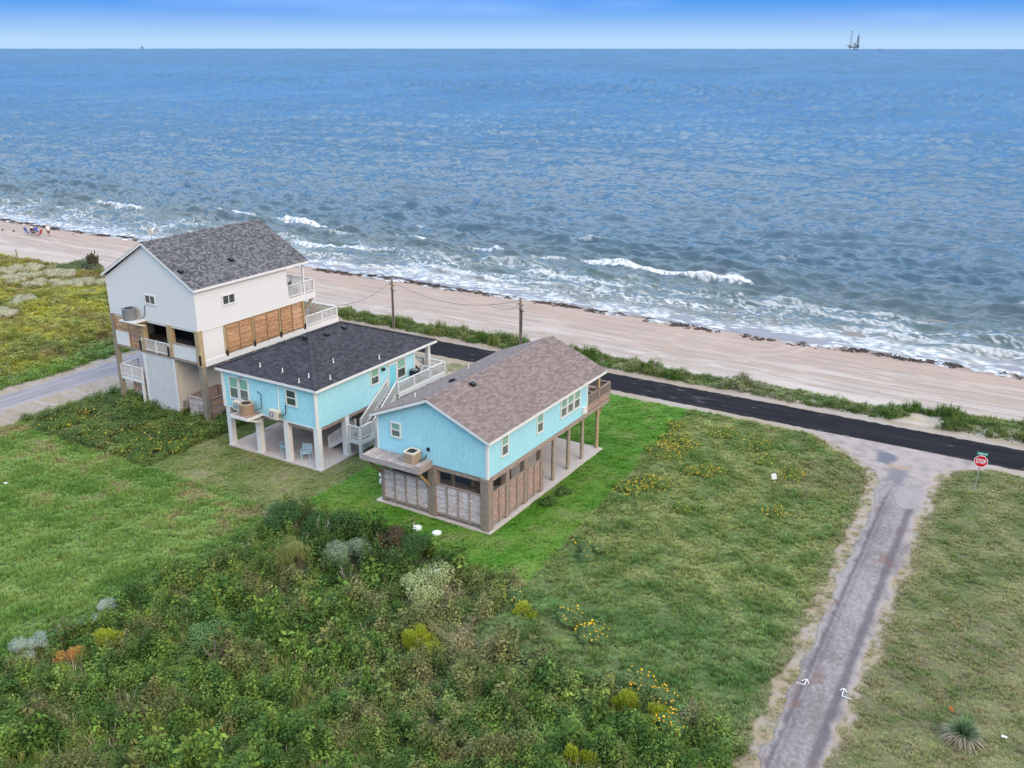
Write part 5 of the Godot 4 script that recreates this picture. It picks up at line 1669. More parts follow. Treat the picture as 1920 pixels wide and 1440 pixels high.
	stuff("verge_grass", "thin dry grass on the sandy verges of the grey lane", "grass", blades, M.blade, s)
	# seaweed along the reach of the waves
	s = Spread.new()
	var clump := leafy_mesh(14, 0.25, 0.25, 0.22, 15)
	for i in 5000:
		var x := rng.randf_range(-170.0, 20.0)
		var g: float = n_small.get_noise_2d(x * 0.9, 4.0) + n_mid.get_noise_2d(x * 0.6, 14.0)
		if g < rng.randf_range(-0.5, 0.5):
			continue
		var z: float = -88.0 + n_big.get_noise_2d(x * 1.3, 90.0) * 1.5 + n_mid.get_noise_2d(x * 1.4, 91.0) * 0.4 + rng.randfn(0.0, 0.4)
		var t := rng.randf_range(0.7, 1.3)
		s.add(Vector3(x, land_y(x, z) - 0.01, z), rng.randf() * TAU, rng.randf_range(0.4, 1.3), rng.randf_range(0.25, 0.6), Color(0.07 * t, 0.052 * t, 0.042 * t))
	stuff("seaweed", "dark seaweed line along the edge of the water", "seaweed", clump, M.leaf, s)

# a bush of its own: leaves through the volume of an uneven dome, stems below
var beds: Array[Vector3] = []   # where bushes stand: x, z, square of the radius

func bush(called: String, label: String, category: String, at: Vector3, r: float, h: float, n: int, size: float, slim: float, c0: Color, c1: Color, style: String, group := "") -> Node3D:
	var t := thing(called, label, category, Vector3(at.x, land_y(at.x, at.z), at.z), 0.0, group)
	beds.append(Vector3(at.x, at.z, r * r * 0.7))
	var rr := RandomNumberGenerator.new()
	rr.seed = hash(label) % 100000
	var mb := MB.new()
	var lobes := []
	for i in 5 + int(r * 2.0):
		var a := rr.randf() * TAU
		var d := sqrt(rr.randf()) * r * 0.62
		lobes.append([Vector3(cos(a) * d * 1.2, h * rr.randf_range(0.15, 0.65), sin(a) * d * 1.2), rr.randf_range(0.25, 0.55)])
	var asked := n
	var area: float = PI * (r * r + 2.0 * r * h)
	n = int(2.4 * area / (size * size * slim * 0.5)) if style == "leaf" else int(1.5 * area / (size * size * slim * 3.0))
	n = clampi(n, 250, 9000)
	if asked < 0:
		n = -asked
	for i in n:
		var lb: Array = lobes[rr.randi() % lobes.size()]
		var dir := Vector3(rr.randfn(), rr.randfn(), rr.randfn()).normalized()
		var rad: float = lb[1] * r * pow(rr.randf(), 0.35) * (1.0 if rr.randf() < 0.85 else rr.randf_range(1.0, 1.35))
		var p: Vector3 = lb[0] + Vector3(dir.x * rad, dir.y * rad * h / (r * 1.25), dir.z * rad)
		if p.y < 0.02:
			p.y = rr.randf() * 0.2 * h
		mb.col = c0.lerp(c1, clampf(rr.randf() * 0.7 + 0.3 * float(lobes.find(lb)) / lobes.size(), 0.0, 1.0))
		if style == "sprig":   # upright sprays
			var q := p + (Vector3(p.x, h * 0.9, p.z) * 0.35 + Vector3(rr.randfn(), 1.0, rr.randfn()) * 0.12) * rr.randf_range(0.5, 1.0) * size * 4.0
			var sd := Vector3(-dir.z, 0, dir.x).normalized() * size * slim
			mb.tri(p - sd, p + sd, q)
			var up2 := Vector3(sd.z, 0.3 * sd.length(), -sd.x)
			mb.tri(p - up2, p + up2, q)
		else:
			leaf(mb, rr, p, dir + Vector3(0, 0.5, 0), size, slim)
	put("foliage", mb.mesh(), M.leaf, t)
	mb = MB.new()
	for i in 7:
		var a := rr.randf() * TAU
		mb.col = Color(0.12, 0.09, 0.06)
		mb.tube(Vector3(cos(a), 0, sin(a)) * r * 0.12 - Vector3(0, 0.05, 0), Vector3(cos(a) * r * 0.5, h * rr.randf_range(0.5, 0.8), sin(a) * r * 0.5), 0.02, 0.008, 5, false)
	put("stems", mb.mesh(), M.leaf, t)
	return t

func blooms(t: Node3D, r: float, h: float, n: int, size: float, c: Color, sd: int) -> void:
	var rr := RandomNumberGenerator.new()
	rr.seed = sd
	var mb := MB.new()
	for i in n:
		var a := rr.randf() * TAU
		var d := r * sqrt(rr.randf())
		var p := Vector3(cos(a) * d, h * rr.randf_range(0.65, 1.12) * (1.0 - 0.3 * d / r), sin(a) * d)
		var nn := Vector3(rr.randf_range(-0.6, 0.6), 1.0, rr.randf_range(-0.6, 0.6)).normalized()
		var f := nn.cross(Vector3.RIGHT).normalized()
		var s := nn.cross(f)
		var z := size * rr.randf_range(0.7, 1.25)
		var v := rr.randf_range(0.8, 1.1)
		mb.col = Color(c.r * v, c.g * v * rr.randf_range(0.85, 1.1), c.b)
		for k in 6:
			var a0 := TAU * k / 6.0
			var a1 := TAU * (k + 1) / 6.0
			mb.tri(p, p + (f * cos(a0) + s * sin(a0)) * z, p + (f * cos(a1) + s * sin(a1)) * z, nn)
	put("flowers", mb.mesh(), M.leaf, t).set_meta("kind", "stuff")

func build_bushes() -> void:
	var silver := [[-37.7, -19.9, 0.95, 0.8, "largest silvery grey bush, beside the small orange bush"], [-37.6, -22.6, 0.62, 0.5, "silvery bush in the middle of the row along the grass edge"], [-37.6, -23.8, 0.6, 0.55, "silvery bush just beyond the middle one in the row along the grass edge"], [-37.7, -25.6, 0.5, 0.45, "small silvery bush at the far end of its row"], [-38.1, -21.7, 0.35, 0.3, "smallest silvery bush, low in the grass edge"]]
	for b in silver:
		bush("silver_bush", b[4], "bush", Vector3(b[0], 0, b[1]), b[2], b[3], int(1500 * b[2]), 0.06, 0.5, Color(0.22, 0.3, 0.22), Color(0.42, 0.5, 0.42), "leaf", "silvery bushes along the grass edge")
	var yel := [[-35.0, -22.1, 0.75, 0.6, "wide yellow green bush behind the orange bush"], [-35.3, -23.9, 0.42, 0.55, "narrow yellow green bush, farthest of the three behind the orange bush"], [-34.9, -19.2, 0.62, 0.5, "yellow green bush directly in front of the orange bush"], [-23.0, -29.2, 0.7, 0.8, "bright yellow green bush alone among the dark weeds, left half"], [-22.1, -29.0, 0.55, 0.6, "bright yellow green bush touching the right side of its larger twin"],
		[-20.0, -33.9, 0.45, 0.5, "small yellow bush at the boundary of weeds and meadow"], [-13.4, -30.2, 0.65, 0.7, "yellow green bush left of the dense sunflower clump near the lane"], [-11.7, -30.5, 0.55, 0.6, "yellow green bush inside the sunflower clump near the lane"], [-13.2, -26.6, 0.5, 0.7, "upright yellow green bush at the bottom edge of the photo"]]
	for b in yel:
		bush("goldenrod_bush", b[4], "bush", Vector3(b[0], 0, b[1]), b[2] * 1.3, b[3] * 1.25, int(900 * b[2]), 0.085, 0.2, Color(0.2, 0.28, 0.03), Color(0.48, 0.53, 0.06), "sprig", "yellow green bushes in the dark weeds")
	bush("orange_bush", "small orange brown bush between a silvery and a yellow bush", "bush", Vector3(-35.75, 0, -20.5), 0.72, 0.62, 800, 0.075, 0.22, Color(0.5, 0.28, 0.09), Color(0.74, 0.47, 0.18), "sprig")
	bush("pale_bush", "large round pale green bush right of the dark thicket", "bush", Vector3(-25.3, 0, -32.7), 1.6, 1.6, 3600, 0.12, 0.4, Color(0.19, 0.25, 0.1), Color(0.4, 0.46, 0.21), "leaf")
	bush("pale_bush", "grey green feathery bush in the middle of the dark thicket", "bush", Vector3(-30.7, 0, -33.4), 1.2, 1.45, 2200, 0.1, 0.35, Color(0.13, 0.19, 0.11), Color(0.24, 0.32, 0.2), "leaf")
	bush("pale_bush", "low mid green bush alone in the dark weeds at the left", "bush", Vector3(-31.2, 0, -24.3), 1.2, 1.15, 1900, 0.085, 0.45, Color(0.07, 0.15, 0.05), Color(0.15, 0.26, 0.09), "leaf")
	bush("reed_bush", "straw coloured feathery reeds in front of the dark thicket", "bush", Vector3(-32.4, 0, -31.2), 1.0, 1.1, 900, 0.11, 0.14, Color(0.14, 0.19, 0.06), Color(0.33, 0.36, 0.14), "sprig")
	bush("reed_bush", "straw coloured reeds left of the thicket, beside the tall dark bush", "bush", Vector3(-33.8, 0, -32.6), 0.7, 0.9, 500, 0.11, 0.14, Color(0.13, 0.19, 0.06), Color(0.31, 0.35, 0.13), "sprig")
	var dark := [[-34.2, -35.3, 1.35, 1.3, "tallest dark green bush of the thicket beside the lawn"], [-36.2, -34.3, 1.2, 1.35, "dark green bush at the left end of the thicket"], [-32.0, -36.3, 1.0, 1.3, "dark green bush of the thicket nearest the white septic lids"], [-27.6, -35.3, 1.2, 1.5, "dark green bush at the right end of the thicket"], [-26.5, -34.6, 0.7, 0.6, "low dark bush at the corner of the bright lawn"]]
	for b in dark:
		bush("dark_bush", b[4], "bush", Vector3(b[0], 0, b[1]), b[2], b[3], int(2100 * b[2]), 0.1, 0.5, Color(0.03, 0.075, 0.022), Color(0.065, 0.14, 0.04), "leaf", "dark bushes of the thicket")
	bush("dark_bush", "reddish brown bush in the middle of the thicket", "bush", Vector3(-29.5, 0, -35.3), 1.25, 1.5, 2400, 0.085, 0.45, Color(0.06, 0.042, 0.026), Color(0.11, 0.09, 0.045), "leaf", "dark bushes of the thicket")
	for b in [[-25.1, -45.2, 0.75, 0.5, "dark low plant against the slatted screen of the nearest house"], [-24.9, -46.9, 0.7, 0.4, "dark low plant at the end of the slatted screen, beside the slab"]]:
		bush("low_plant", b[4], "plant", Vector3(b[0], 0, b[1]), b[2], b[3], 700, 0.1, 0.5, Color(0.035, 0.085, 0.02), Color(0.09, 0.16, 0.04), "leaf")
	# bushes on the dune at the far left
	bush("dune_bush", "dark wispy tall bush at the corner of the dune meadow, beach behind it", "bush", Vector3(-103.2, 0, -70.6), 1.1, 2.5, -260, 0.16, 0.5, Color(0.06, 0.07, 0.045), Color(0.15, 0.14, 0.1), "sprig")
	bush("dune_bush", "low dark bush at the foot of the wispy tall dune bush", "bush", Vector3(-102.2, 0, -70.2), 1.6, 1.0, 1500, 0.2, 0.45, Color(0.06, 0.085, 0.045), Color(0.15, 0.17, 0.1), "leaf")
	bush("dune_bush", "rounded grey green bush left of the wispy tall dune bush", "bush", Vector3(-106.2, 0, -69.8), 2.0, 1.4, 1700, 0.2, 0.5, Color(0.07, 0.12, 0.05), Color(0.15, 0.2, 0.1), "leaf")
	# bare grey branches in the thicket
	var dead := [[-33.2, -33.9, 1.0, "bare pale branches sticking out of the thicket beside the reeds"], [-29.2, -31.6, 0.7, "bare grey twigs in the weeds left of the pale round bush"], [-30.0, -23.6, 0.6, "bare grey twigs beside the low mid green bush"]]
	for q in dead:
		var t := thing("dead_branch", q[3], "branch", Vector3(q[0], land_y(q[0], q[1]), q[1]), 0.0, "bare branches in the weeds")
		var r2 := RandomNumberGenerator.new()
		r2.seed = hash(q[3]) % 9999
		var mb2 := MB.new()
		for i in 9:
			var a := r2.randf() * TAU
			var top: Vector3 = Vector3(cos(a) * 0.7, r2.randf_range(1.0, 1.7), sin(a) * 0.7) * q[2]
			mb2.col = Color(0.3, 0.27, 0.22) * r2.randf_range(0.7, 1.2)
			mb2.tube(Vector3.ZERO, top, 0.03, 0.012, 5, false)
			for j in 3:
				var f := r2.randf_range(0.45, 0.9)
				mb2.tube(top * f, top * f + Vector3(r2.randfn(), 1.2, r2.randfn()) * 0.22 * q[2], 0.012, 0.006, 4, false)
		put("branches", mb2.mesh(), M.leaf, t)
	var where := ["at the far left edge of the dune meadow", "second from the left in the back row", "nearest the lone beach post", "in the middle of the dune meadow", "just left of the tall house gable", "at the back beside the dune bushes", "in the front row of the pale mounds", "right end of the front row", "behind the front row, near the beach", "closest to the tall house wall", "alone at the left edge, half way to the lane", "low and alone, nearer the left lane"]
	var mounds := [[-110.6, -64.4], [-110.3, -66.6], [-106.1, -62.3], [-101.8, -61.9], [-106.6, -64.2], [-105.6, -67.0], [-99.0, -63.6], [-97.4, -64.6], [-102.6, -66.4], [-97.0, -67.4], [-92.5, -52.0], [-96.5, -56.9]]
	for i in mounds.size():
		bush("pale_mound", "pale whitish mound of dune plant " + where[i], "bush", Vector3(mounds[i][0], 0, mounds[i][1]), 1.5 + 0.5 * fmod(i * 0.37, 1.0), 0.75, 900, 0.16, 0.3, Color(0.36, 0.38, 0.25), Color(0.58, 0.57, 0.42), "leaf", "pale mounds on the dune meadow")
	# patches of yellow flowers
	var fl := [[-22.0, -55.8, 1.3, 90, "widest yellow flower patch along the bright lawn edge"], [-22.3, -58.2, 1.1, 60, "yellow flower patch along the lawn edge, towards the road"], [-21.2, -57.2, 0.9, 40, "yellow flower patch inside the meadow beside the widest one"], [-23.2, -60.5, 0.8, 30, "yellow flower patch nearest the lawn corner by the road"], [-18.2, -54.2, 0.9, 45, "lone yellow flower patch in the middle of the meadow"], [-19.2, -53.6, 0.5, 18, "small yellow flower patch left of the middle one"], [-21.6, -49.2, 0.9, 40, "yellow flower patch at the lawn edge, nearer the viewer"], [-20.6, -50.6, 1.0, 55, "yellow flower patch right beside the nearer lawn edge patch"], [-12.9, -50.8, 0.7, 26, "small yellow flower patch nearest the grey lane"], [-13.7, -56.3, 0.8, 36, "yellow flower patch beside the small white sign"],
		[-17.8, -48.3, 0.5, 14, "tiny yellow flower patch in the meadow centre foreground"], [-15.9, -57.8, 0.8, 24, "sparse yellow flower patch behind the white sign"], [-19.8, -61.0, 1.0, 34, "yellow flower patch near the black road"], [-17.0, -60.2, 0.9, 28, "yellow flower patch near the road, towards the lane"]]
	for i in fl.size():
		var b: Array = fl[i]
		var t := bush("wildflower_patch", b[4], "flowers", Vector3(b[0], 0, b[1]), b[2], 0.42, int(700 * b[2]), 0.085, 0.45, Color(0.08, 0.15, 0.03), Color(0.17, 0.23, 0.06), "leaf", "yellow flower patches in the meadow")
		blooms(t, b[2] * 1.25, 0.45, int(b[3] * 2.6), 0.034, Color(0.58, 0.42, 0.035), 500 + i)
	var f2 := [[-10.9, -30.1, 0.75, 70, "dense yellow sunflower clump right beside the lane, foreground"], [-13.1, -31.9, 0.8, 40, "yellow sunflowers behind the foreground sunflower clump"], [-11.8, -31.6, 0.6, 25, "few yellow sunflowers between the two foreground clumps"], [-16.5, -34.1, 0.75, 45, "sunflower patch at the boundary of weeds and meadow"], [-18.1, -34.7, 0.7, 22, "pale yellow flowers left of the boundary sunflower patch"], [-21.2, -34.9, 0.6, 16, "few yellow flowers near the pale round bush"], [-20.3, -41.0, 0.9, 14, "leafy patch with few yellow flowers by the bright lawn corner"]]
	for i in f2.size():
		var b: Array = f2[i]
		var t := bush("sunflower_clump", b[4], "flowers", Vector3(b[0], 0, b[1]), b[2], 0.6, int(800 * b[2]), 0.09, 0.45, Color(0.08, 0.15, 0.05), Color(0.17, 0.25, 0.1), "leaf", "sunflowers in the foreground")
		blooms(t, b[2] * 1.1, 0.62, b[3], 0.042, Color(0.8, 0.45, 0.01), 600 + i)
	var f3 := [[-51.6, -44.2, 1.0, 14, "few yellow flowers in the weeds by the slatted pen"], [-61.0, -38.8, 1.4, 70, "yellow flowers in the weeds nearest the left lane"], [-61.2, -37.2, 1.2, 50, "yellow flowers at the left corner of the weed bed"], [-54.5, -38.4, 1.6, 60, "yellow flowers in the middle of the weed bed"], [-51.9, -37.3, 1.5, 75, "yellow flowers at the near corner of the weed bed"], [-50.8, -38.8, 1.1, 45, "yellow flowers where the weed bed meets the dull lawn"], [-57.5, -37.6, 1.3, 40, "scattered yellow flowers left of the middle of the weed bed"]]
	for i in f3.size():
		var b: Array = f3[i]
		var t := bush("wildflower_patch", b[4], "flowers", Vector3(b[0], 0, b[1]), b[2], 0.7, int(600 * b[2]), 0.11, 0.5, Color(0.06, 0.12, 0.03), Color(0.13, 0.2, 0.05), "leaf", "yellow flowers in the weed bed")
		blooms(t, b[2] * 1.2, 0.75, b[3], 0.036, Color(0.72, 0.5, 0.03), 700 + i)
	# the spiky plant at the lower right
	var y := thing("yucca_plant", "spiky green plant with dry pale lower leaves at the lower right", "plant", Vector3(-0.8, land_y(-0.8, -35.7), -35.7))
	var rr := RandomNumberGenerator.new(); rr.seed = 77
	for part in [["green_leaves", 200, 0.35, 1.35, Color(0.06, 0.12, 0.05), Color(0.18, 0.27, 0.13), 0.95], ["dry_leaves", 150, -0.12, 0.4, Color(0.2, 0.17, 0.12), Color(0.42, 0.36, 0.28), 1.0]]:
		var mb := MB.new()
		for i in part[1]:
			var a := rr.randf() * TAU
			var el := rr.randf_range(part[2], part[3])
			var l: float = part[6] * rr.randf_range(0.65, 1.05)
			var d := Vector3(cos(a) * cos(el), sin(el), sin(a) * cos(el))
			var p := Vector3(0, 0.22, 0) + d * 0.08
			var s := Vector3(-sin(a), 0, cos(a)) * 0.018
			var m := p + d * l * 0.6
			var q := p + d * l - Vector3(0, 0.13 * l + (0.12 if el < 0.4 else 0.0), 0)
			if q.y < 0.03:
				q.y = 0.03
			mb.col = (part[4] as Color).lerp(part[5], rr.randf())
			mb.tri(p - s, p + s, m + s * 0.8); mb.tri(p - s, m + s * 0.8, m - s * 0.8); mb.tri(m - s * 0.8, m + s * 0.8, q)
		put(part[0], mb.mesh(), M.leaf, y)

# ---------------------------------------------------------------- small things
func text_mesh(s: String, h: float) -> TextMesh:
	var f := SystemFont.new()
	f.font_names = PackedStringArray(["Droid Sans"])
	f.font_weight = 700
	var t := TextMesh.new()
	t.text = s; t.font = f; t.font_size = 64; t.pixel_size = h / 46.0; t.depth = 0.004
	return t

func build_things() -> void:
	# stop sign with a street name plate above it
	var s := thing("stop_sign", "red octagonal stop sign with green street plate on a leaning steel post", "sign", Vector3(-3.34, 0, -60.62), deg_to_rad(8.0))
	s.rotation.z = deg_to_rad(-2.0)
	var mb := MB.new()
	mb.box(Vector3(-0.035, -0.1, -0.03), Vector3(0.035, 2.38, 0.0))
	put("post", mb.mesh(), M.galvanised, s)
	var octa := func(r: float, z0: float, z1: float) -> ArrayMesh:
		var m := MB.new()
		for i in 8:
			var a0 := TAU * (i + 0.5) / 8
			var a1 := TAU * (i + 1.5) / 8
			var p := Vector3(cos(a0) * r, 1.96 + sin(a0) * r, z1)
			var q := Vector3(cos(a1) * r, 1.96 + sin(a1) * r, z1)
			m.tri(Vector3(0, 1.96, z1), p, q); m.tri(Vector3(0, 1.96, z0), Vector3(q.x, q.y, z0), Vector3(p.x, p.y, z0))
			m.quad(Vector3(p.x, p.y, z0), Vector3(q.x, q.y, z0), q, p)
		return m.mesh()
	put("rim", octa.call(0.41, 0.004, 0.012), M.sign_white, s)
	put("face", octa.call(0.375, 0.0125, 0.017), M.sign_red, s)
	put("lettering", text_mesh("STOP", 0.29), M.sign_white, s, Vector3(0, 1.96, 0.021)).scale.x = 0.58
	mb = MB.new()
	mb.box(Vector3(-0.31, 2.37, -0.012), Vector3(0.31, 2.55, 0.0))
	put("street_plate", mb.mesh(), M.sign_green, s)
	put("plate_lettering", text_mesh("Fabius St", 0.11), M.sign_white, s, Vector3(0, 2.46, 0.004)).scale.x = 0.75
	# small white sign in the meadow
	var w := thing("yard_sign", "small tilted white yard sign on a wire stake beside yellow flowers", "sign", Vector3(-14.26, 0, -55.19), 0.35)
	nb(w, "panel", M.sign_white, Vector3(-0.15, 0.22, -0.01), Vector3(0.15, 0.62, 0.01))
	nb(w, "stake", M.dark_grey, Vector3(-0.12, -0.05, -0.006), Vector3(-0.1, 0.2, 0.006))
	nb(w, "stake", M.dark_grey, Vector3(0.1, -0.05, -0.006), Vector3(0.12, 0.2, 0.006))
	w.rotation.z = 0.2
	# survey stake, lids, tap
	mb = MB.new()
	mb.tube(Vector3(0, -0.05, 0), Vector3(0, 0.5, 0), 0.035, 0.03, 8)
	tag(put("marker_stake", mb.mesh(), M.pvc, null, Vector3(-37.94, 0, -36.68)), "white plastic marker stake at the corner between the two lawns", "stake")
	var k := 0
	for p in [[-29.86, -38.42], [-28.54, -38.5]]:
		var l := thing("septic_lid", ["white green septic lid beside a short white pipe in the bright lawn", "white green septic lid nearer the corner of the slatted screen"][k], "septic lid", Vector3(p[0], 0, p[1]), 0.0, "septic lids in the lawn")
		mb = MB.new()
		mb.tube(Vector3(0, -0.05, 0), Vector3(0, 0.12, 0), 0.29, 0.27, 20)
		put("lid", mb.mesh(), M.lid_green, l)
		mb = MB.new()
		mb.tube(Vector3(0, 0.12, 0), Vector3(0, 0.14, 0), 0.2, 0.19, 16)
		put("cap", mb.mesh(), M.white_plastic, l)
		k += 1
	var tp := thing("spray_head", "short white upright pipe with dark nozzle beside the septic lid", "pipe", Vector3(-30.18, 0, -38.5))
	mb = MB.new(); mb.tube(Vector3(0, -0.05, 0), Vector3(0, 0.3, 0), 0.04, 0.04, 8)
	put("pipe", mb.mesh(), M.pvc, tp)
	mb = MB.new(); mb.tube(Vector3(0, 0.3, 0), Vector3(-0.06, 0.36, 0), 0.06, 0.045, 8)
	put("nozzle", mb.mesh(), M.pvc, tp)
	mb = MB.new(); mb.tube(Vector3(-0.05, 0.22, 0.02), Vector3(-0.12, 0.2, 0.03), 0.04, 0.03, 8)
	put("tap", mb.mesh(), M.dark_grey, tp)
	# orange flag behind the spiky plant
	var fl := thing("marker_flag", "small orange marker flag on a wire behind the spiky plant", "flag", Vector3(-1.53, 0, -37.1))
	nb(fl, "wire", M.galvanised, Vector3(-0.008, -0.05, -0.008), Vector3(0.008, 0.4, 0.008))
	mb = MB.new()
	mb.quad(Vector3(0.008, 0.2, 0.0), Vector3(0.16, 0.17, 0.05), Vector3(0.17, 0.34, 0.04), Vector3(0.008, 0.42, 0.0))
	put("flag", mb.mesh(), M.orange_cloth, fl)
	# litter
	mb = MB.new()
	rng.seed = 5
	for i in 14:
		leaf(mb, rng, Vector3(rng.randf_range(-0.08, 0.08), rng.randf_range(0.3, 0.45), rng.randf_range(-0.08, 0.08)), Vector3.UP, 0.13, 0.9)
	tag(put("plastic_bag", mb.mesh(), M.white_plastic, null, Vector3(-24.9, 0.85, -33.6)), "crumpled white plastic bag caught on top of the pale round bush", "litter")
	mb = MB.new(); mb.tube(Vector3(-0.1, 0.08, 0), Vector3(0.1, 0.1, 0.03), 0.05, 0.045, 8)
	tag(put("litter", mb.mesh(), M.white_plastic, null, Vector3(0.6, 0.02, -36.6)), "white plastic bottle lying in the grass right of the spiky plant", "litter", "white litter in the grass")
	mb = MB.new(); mb.bar(Vector3(-0.12, 0.2, 0), Vector3(0.12, 0.24, 0.05), 0.16, 0.03)
	tag(put("litter", mb.mesh(), M.white_plastic, null, Vector3(-55.1, 0.05, -29.4)), "white scrap of litter in the field grass at the left edge", "litter", "white litter in the grass")
	# utility poles and wires
	var at := [Vector3(-56.3, 0, -69.9), Vector3(-41.9, 0, -69.9), Vector3(-71.2, 0, -69.9)]
	var lab := ["weathered utility pole beside the black road, left of the middle house", "weathered utility pole rising behind the roof ridge of the nearest house", "weathered utility pole hidden behind the tall house"]
	for i in 3:
		var p := thing("utility_pole", lab[i], "utility pole", at[i], 0.0, "utility poles along the beach road")
		mb = MB.new(); mb.tube(Vector3(0, -0.3, 0), Vector3(0, 5.1, 0), 0.14, 0.1, 10)
		put("pole", mb.mesh(), M.pole_wood, p)
		mb = MB.new()
		mb.bar(Vector3(-0.12, 4.1, 0.12), Vector3(0.5, 3.9, 0.2), 0.05, 0.06); mb.tube(Vector3(0.12, 4.4, 0.0), Vector3(0.3, 4.4, 0.0), 0.05, 0.05, 8); mb.tube(Vector3(-0.3, 4.5, 0.0), Vector3(-0.1, 4.5, 0.0), 0.05, 0.05, 8)
		put("hardware", mb.mesh(), M.dark_grey, p)
		mb = MB.new(); mb.tube(Vector3(0.14, 0.2, 0.1), Vector3(0.16, 4.0, 0.1), 0.04, 0.04, 6)
		if i == 1:
			mb.tube(Vector3(0.2, 1.8, 0.12), Vector3(0.24, 4.2, 0.1), 0.05, 0.03, 6)
		put("riser", mb.mesh(), M.wire, p)
	var wires := [[Vector3(-56.1, 4.7, -69.9), Vector3(-42.1, 4.8, -69.9), 1.15, "sagging black wire between the two poles behind the houses"], [Vector3(-56.5, 4.65, -69.9), Vector3(-52.9, 5.5, -58.1), 0.5, "black wire from the left pole to the deck of the tall house"], [Vector3(-42.1, 4.3, -69.9), Vector3(-45.2, 4.05, -69.8), 0.4, "short loose wire hanging from the right pole"]]
	for i in 3:
		mb = MB.new()
		var a: Vector3 = wires[i][0]
		var b: Vector3 = wires[i][1]
		for j in 20:
			var t0: float = j / 20.0
			var t1: float = (j + 1) / 20.0
			mb.tube(a.lerp(b, t0) - Vector3(0, 4.0 * wires[i][2] * t0 * (1.0 - t0), 0), a.lerp(b, t1) - Vector3(0, 4.0 * wires[i][2] * t1 * (1.0 - t1), 0), 0.018, 0.018, 5, false)
		tag(put("power_line", mb.mesh(), M.wire), wires[i][3], "wire", "wires of the utility poles")
	# on the beach
	mb = MB.new(); mb.tube(Vector3(0, -0.3, 0), Vector3(-0.14, 1.3, 0), 0.12, 0.08, 8)
	tag(put("beach_post", mb.mesh(), M.grey_post, null, Vector3(-117.8, 0.0, -69.95)), "lone leaning wooden post on the sand at the far left", "post")
	var dr := thing("driftwood", "long thin branch of driftwood lying on the sand behind the dune band", "driftwood", Vector3(-15.6, 0, -72.9))
	mb = MB.new()
	mb.tube(Vector3(-1.3, 0.05, 0.1), Vector3(0.0, 0.12, 0.0), 0.05, 0.06, 6); mb.tube(Vector3(0.0, 0.12, 0.0), Vector3(1.2, 0.03, -0.1), 0.06, 0.02, 6)
	put("branch", mb.mesh(), M.slat_brown, dr)
	mb = MB.new(); mb.tube(Vector3(0.0, 0.1, 0.0), Vector3(0.8, 0.1, 0.5), 0.04, 0.015, 6)
	put("twig", mb.mesh(), M.slat_brown, dr)
	for i in 3:
		var p: Array = [[-140.5, -81.8], [-138.4, -82.3], [-136.7, -78.0]][i]
		mb = MB.new()
		mb.col = Color(0.03, 0.025, 0.025)
		for j in 30:
			var d := Vector3(rng.randfn(), absf(rng.randfn()), rng.randfn()).normalized()
			leaf(mb, rng, d * Vector3(0.16, 0.14, 0.16), d, 0.16, 0.8)
		tag(put("seaweed_clump", mb.mesh(), M.leaf, null, Vector3(p[0], land_y(p[0], p[1]), p[1])), ["dark seaweed clump on the beach, farthest left", "dark seaweed clump on the beach, nearest the blue chairs", "dark seaweed clump on the beach, closest to the dune"][i], "seaweed", "dark clumps on the beach")
	beach_party()
	# far out at sea
	rig(Vector3(-1874.0, 0, -8291.0))
	var sh := thing("ship", "tiny dark ship on the horizon right of the drilling rig", "ship", Vector3(-1775.0, -0.6, -8820.0), 0.2)
	mb = MB.new(); mb.hexa(Vector3(-17, -1, 4), Vector3(17, -1, 4), Vector3(17, -1, -4), Vector3(-17, -1, -4), Vector3(0, 6, 0))
	put("hull", mb.mesh(), M.steel_far, sh)
	mb = MB.new(); mb.box(Vector3(-14, 5, -3), Vector3(-7, 10, 3))
	put("bridge", mb.mesh(), M.steel_pale, sh)
	var pf := thing("offshore_platform", "tiny platform on the horizon at the far left", "platform", Vector3(-7058.0, -0.6, -5584.0))
	mb = MB.new(); mb.box(Vector3(-9, 16, -9), Vector3(9, 21, 9)); put("deck", mb.mesh(), M.steel_far, pf)
	for q in [[-7, -7], [7, -7], [-7, 7], [7, 7]]:
		mb = MB.new(); mb.tube(Vector3(q[0], -2, q[1]), Vector3(q[0], 16, q[1]), 1.2, 1.2, 6); put("leg", mb.mesh(), M.steel_far, pf)
	mb = MB.new(); mb.tube(Vector3(0, 21, 0), Vector3(0, 38, 0), 1.6, 1.0, 6); put("mast", mb.mesh(), M.steel_far, pf)

func lattice(mb: MB, base: Vector3, h: float, w0: float, w1: float, bays: int, r: float) -> void:
	for i in bays:
		var t0: float = float(i) / bays
		var t1: float = float(i + 1) / bays
		var a: float = lerpf(w0, w1, t0) / 2
		var b: float = lerpf(w0, w1, t1) / 2
		var lo := [Vector3(-a, 0, -a), Vector3(a, 0, -a), Vector3(a, 0, a), Vector3(-a, 0, a)]
		var hi := [Vector3(-b, 0, -b), Vector3(b, 0, -b), Vector3(b, 0, b), Vector3(-b, 0, b)]
		for j in 4:
			var p: Vector3 = base + lo[j] + Vector3(0, h * t0, 0)
			var q: Vector3 = base + hi[j] + Vector3(0, h * t1, 0)
			mb.tube(p, q, r, r, 4, false)
			mb.tube(p, base + hi[(j + 1) % 4] + Vector3(0, h * t1, 0), r * 0.6, r * 0.6, 4, false)
			mb.tube(q, base + hi[(j + 1) % 4] + Vector3(0, h * t1, 0), r * 0.6, r * 0.6, 4, false)

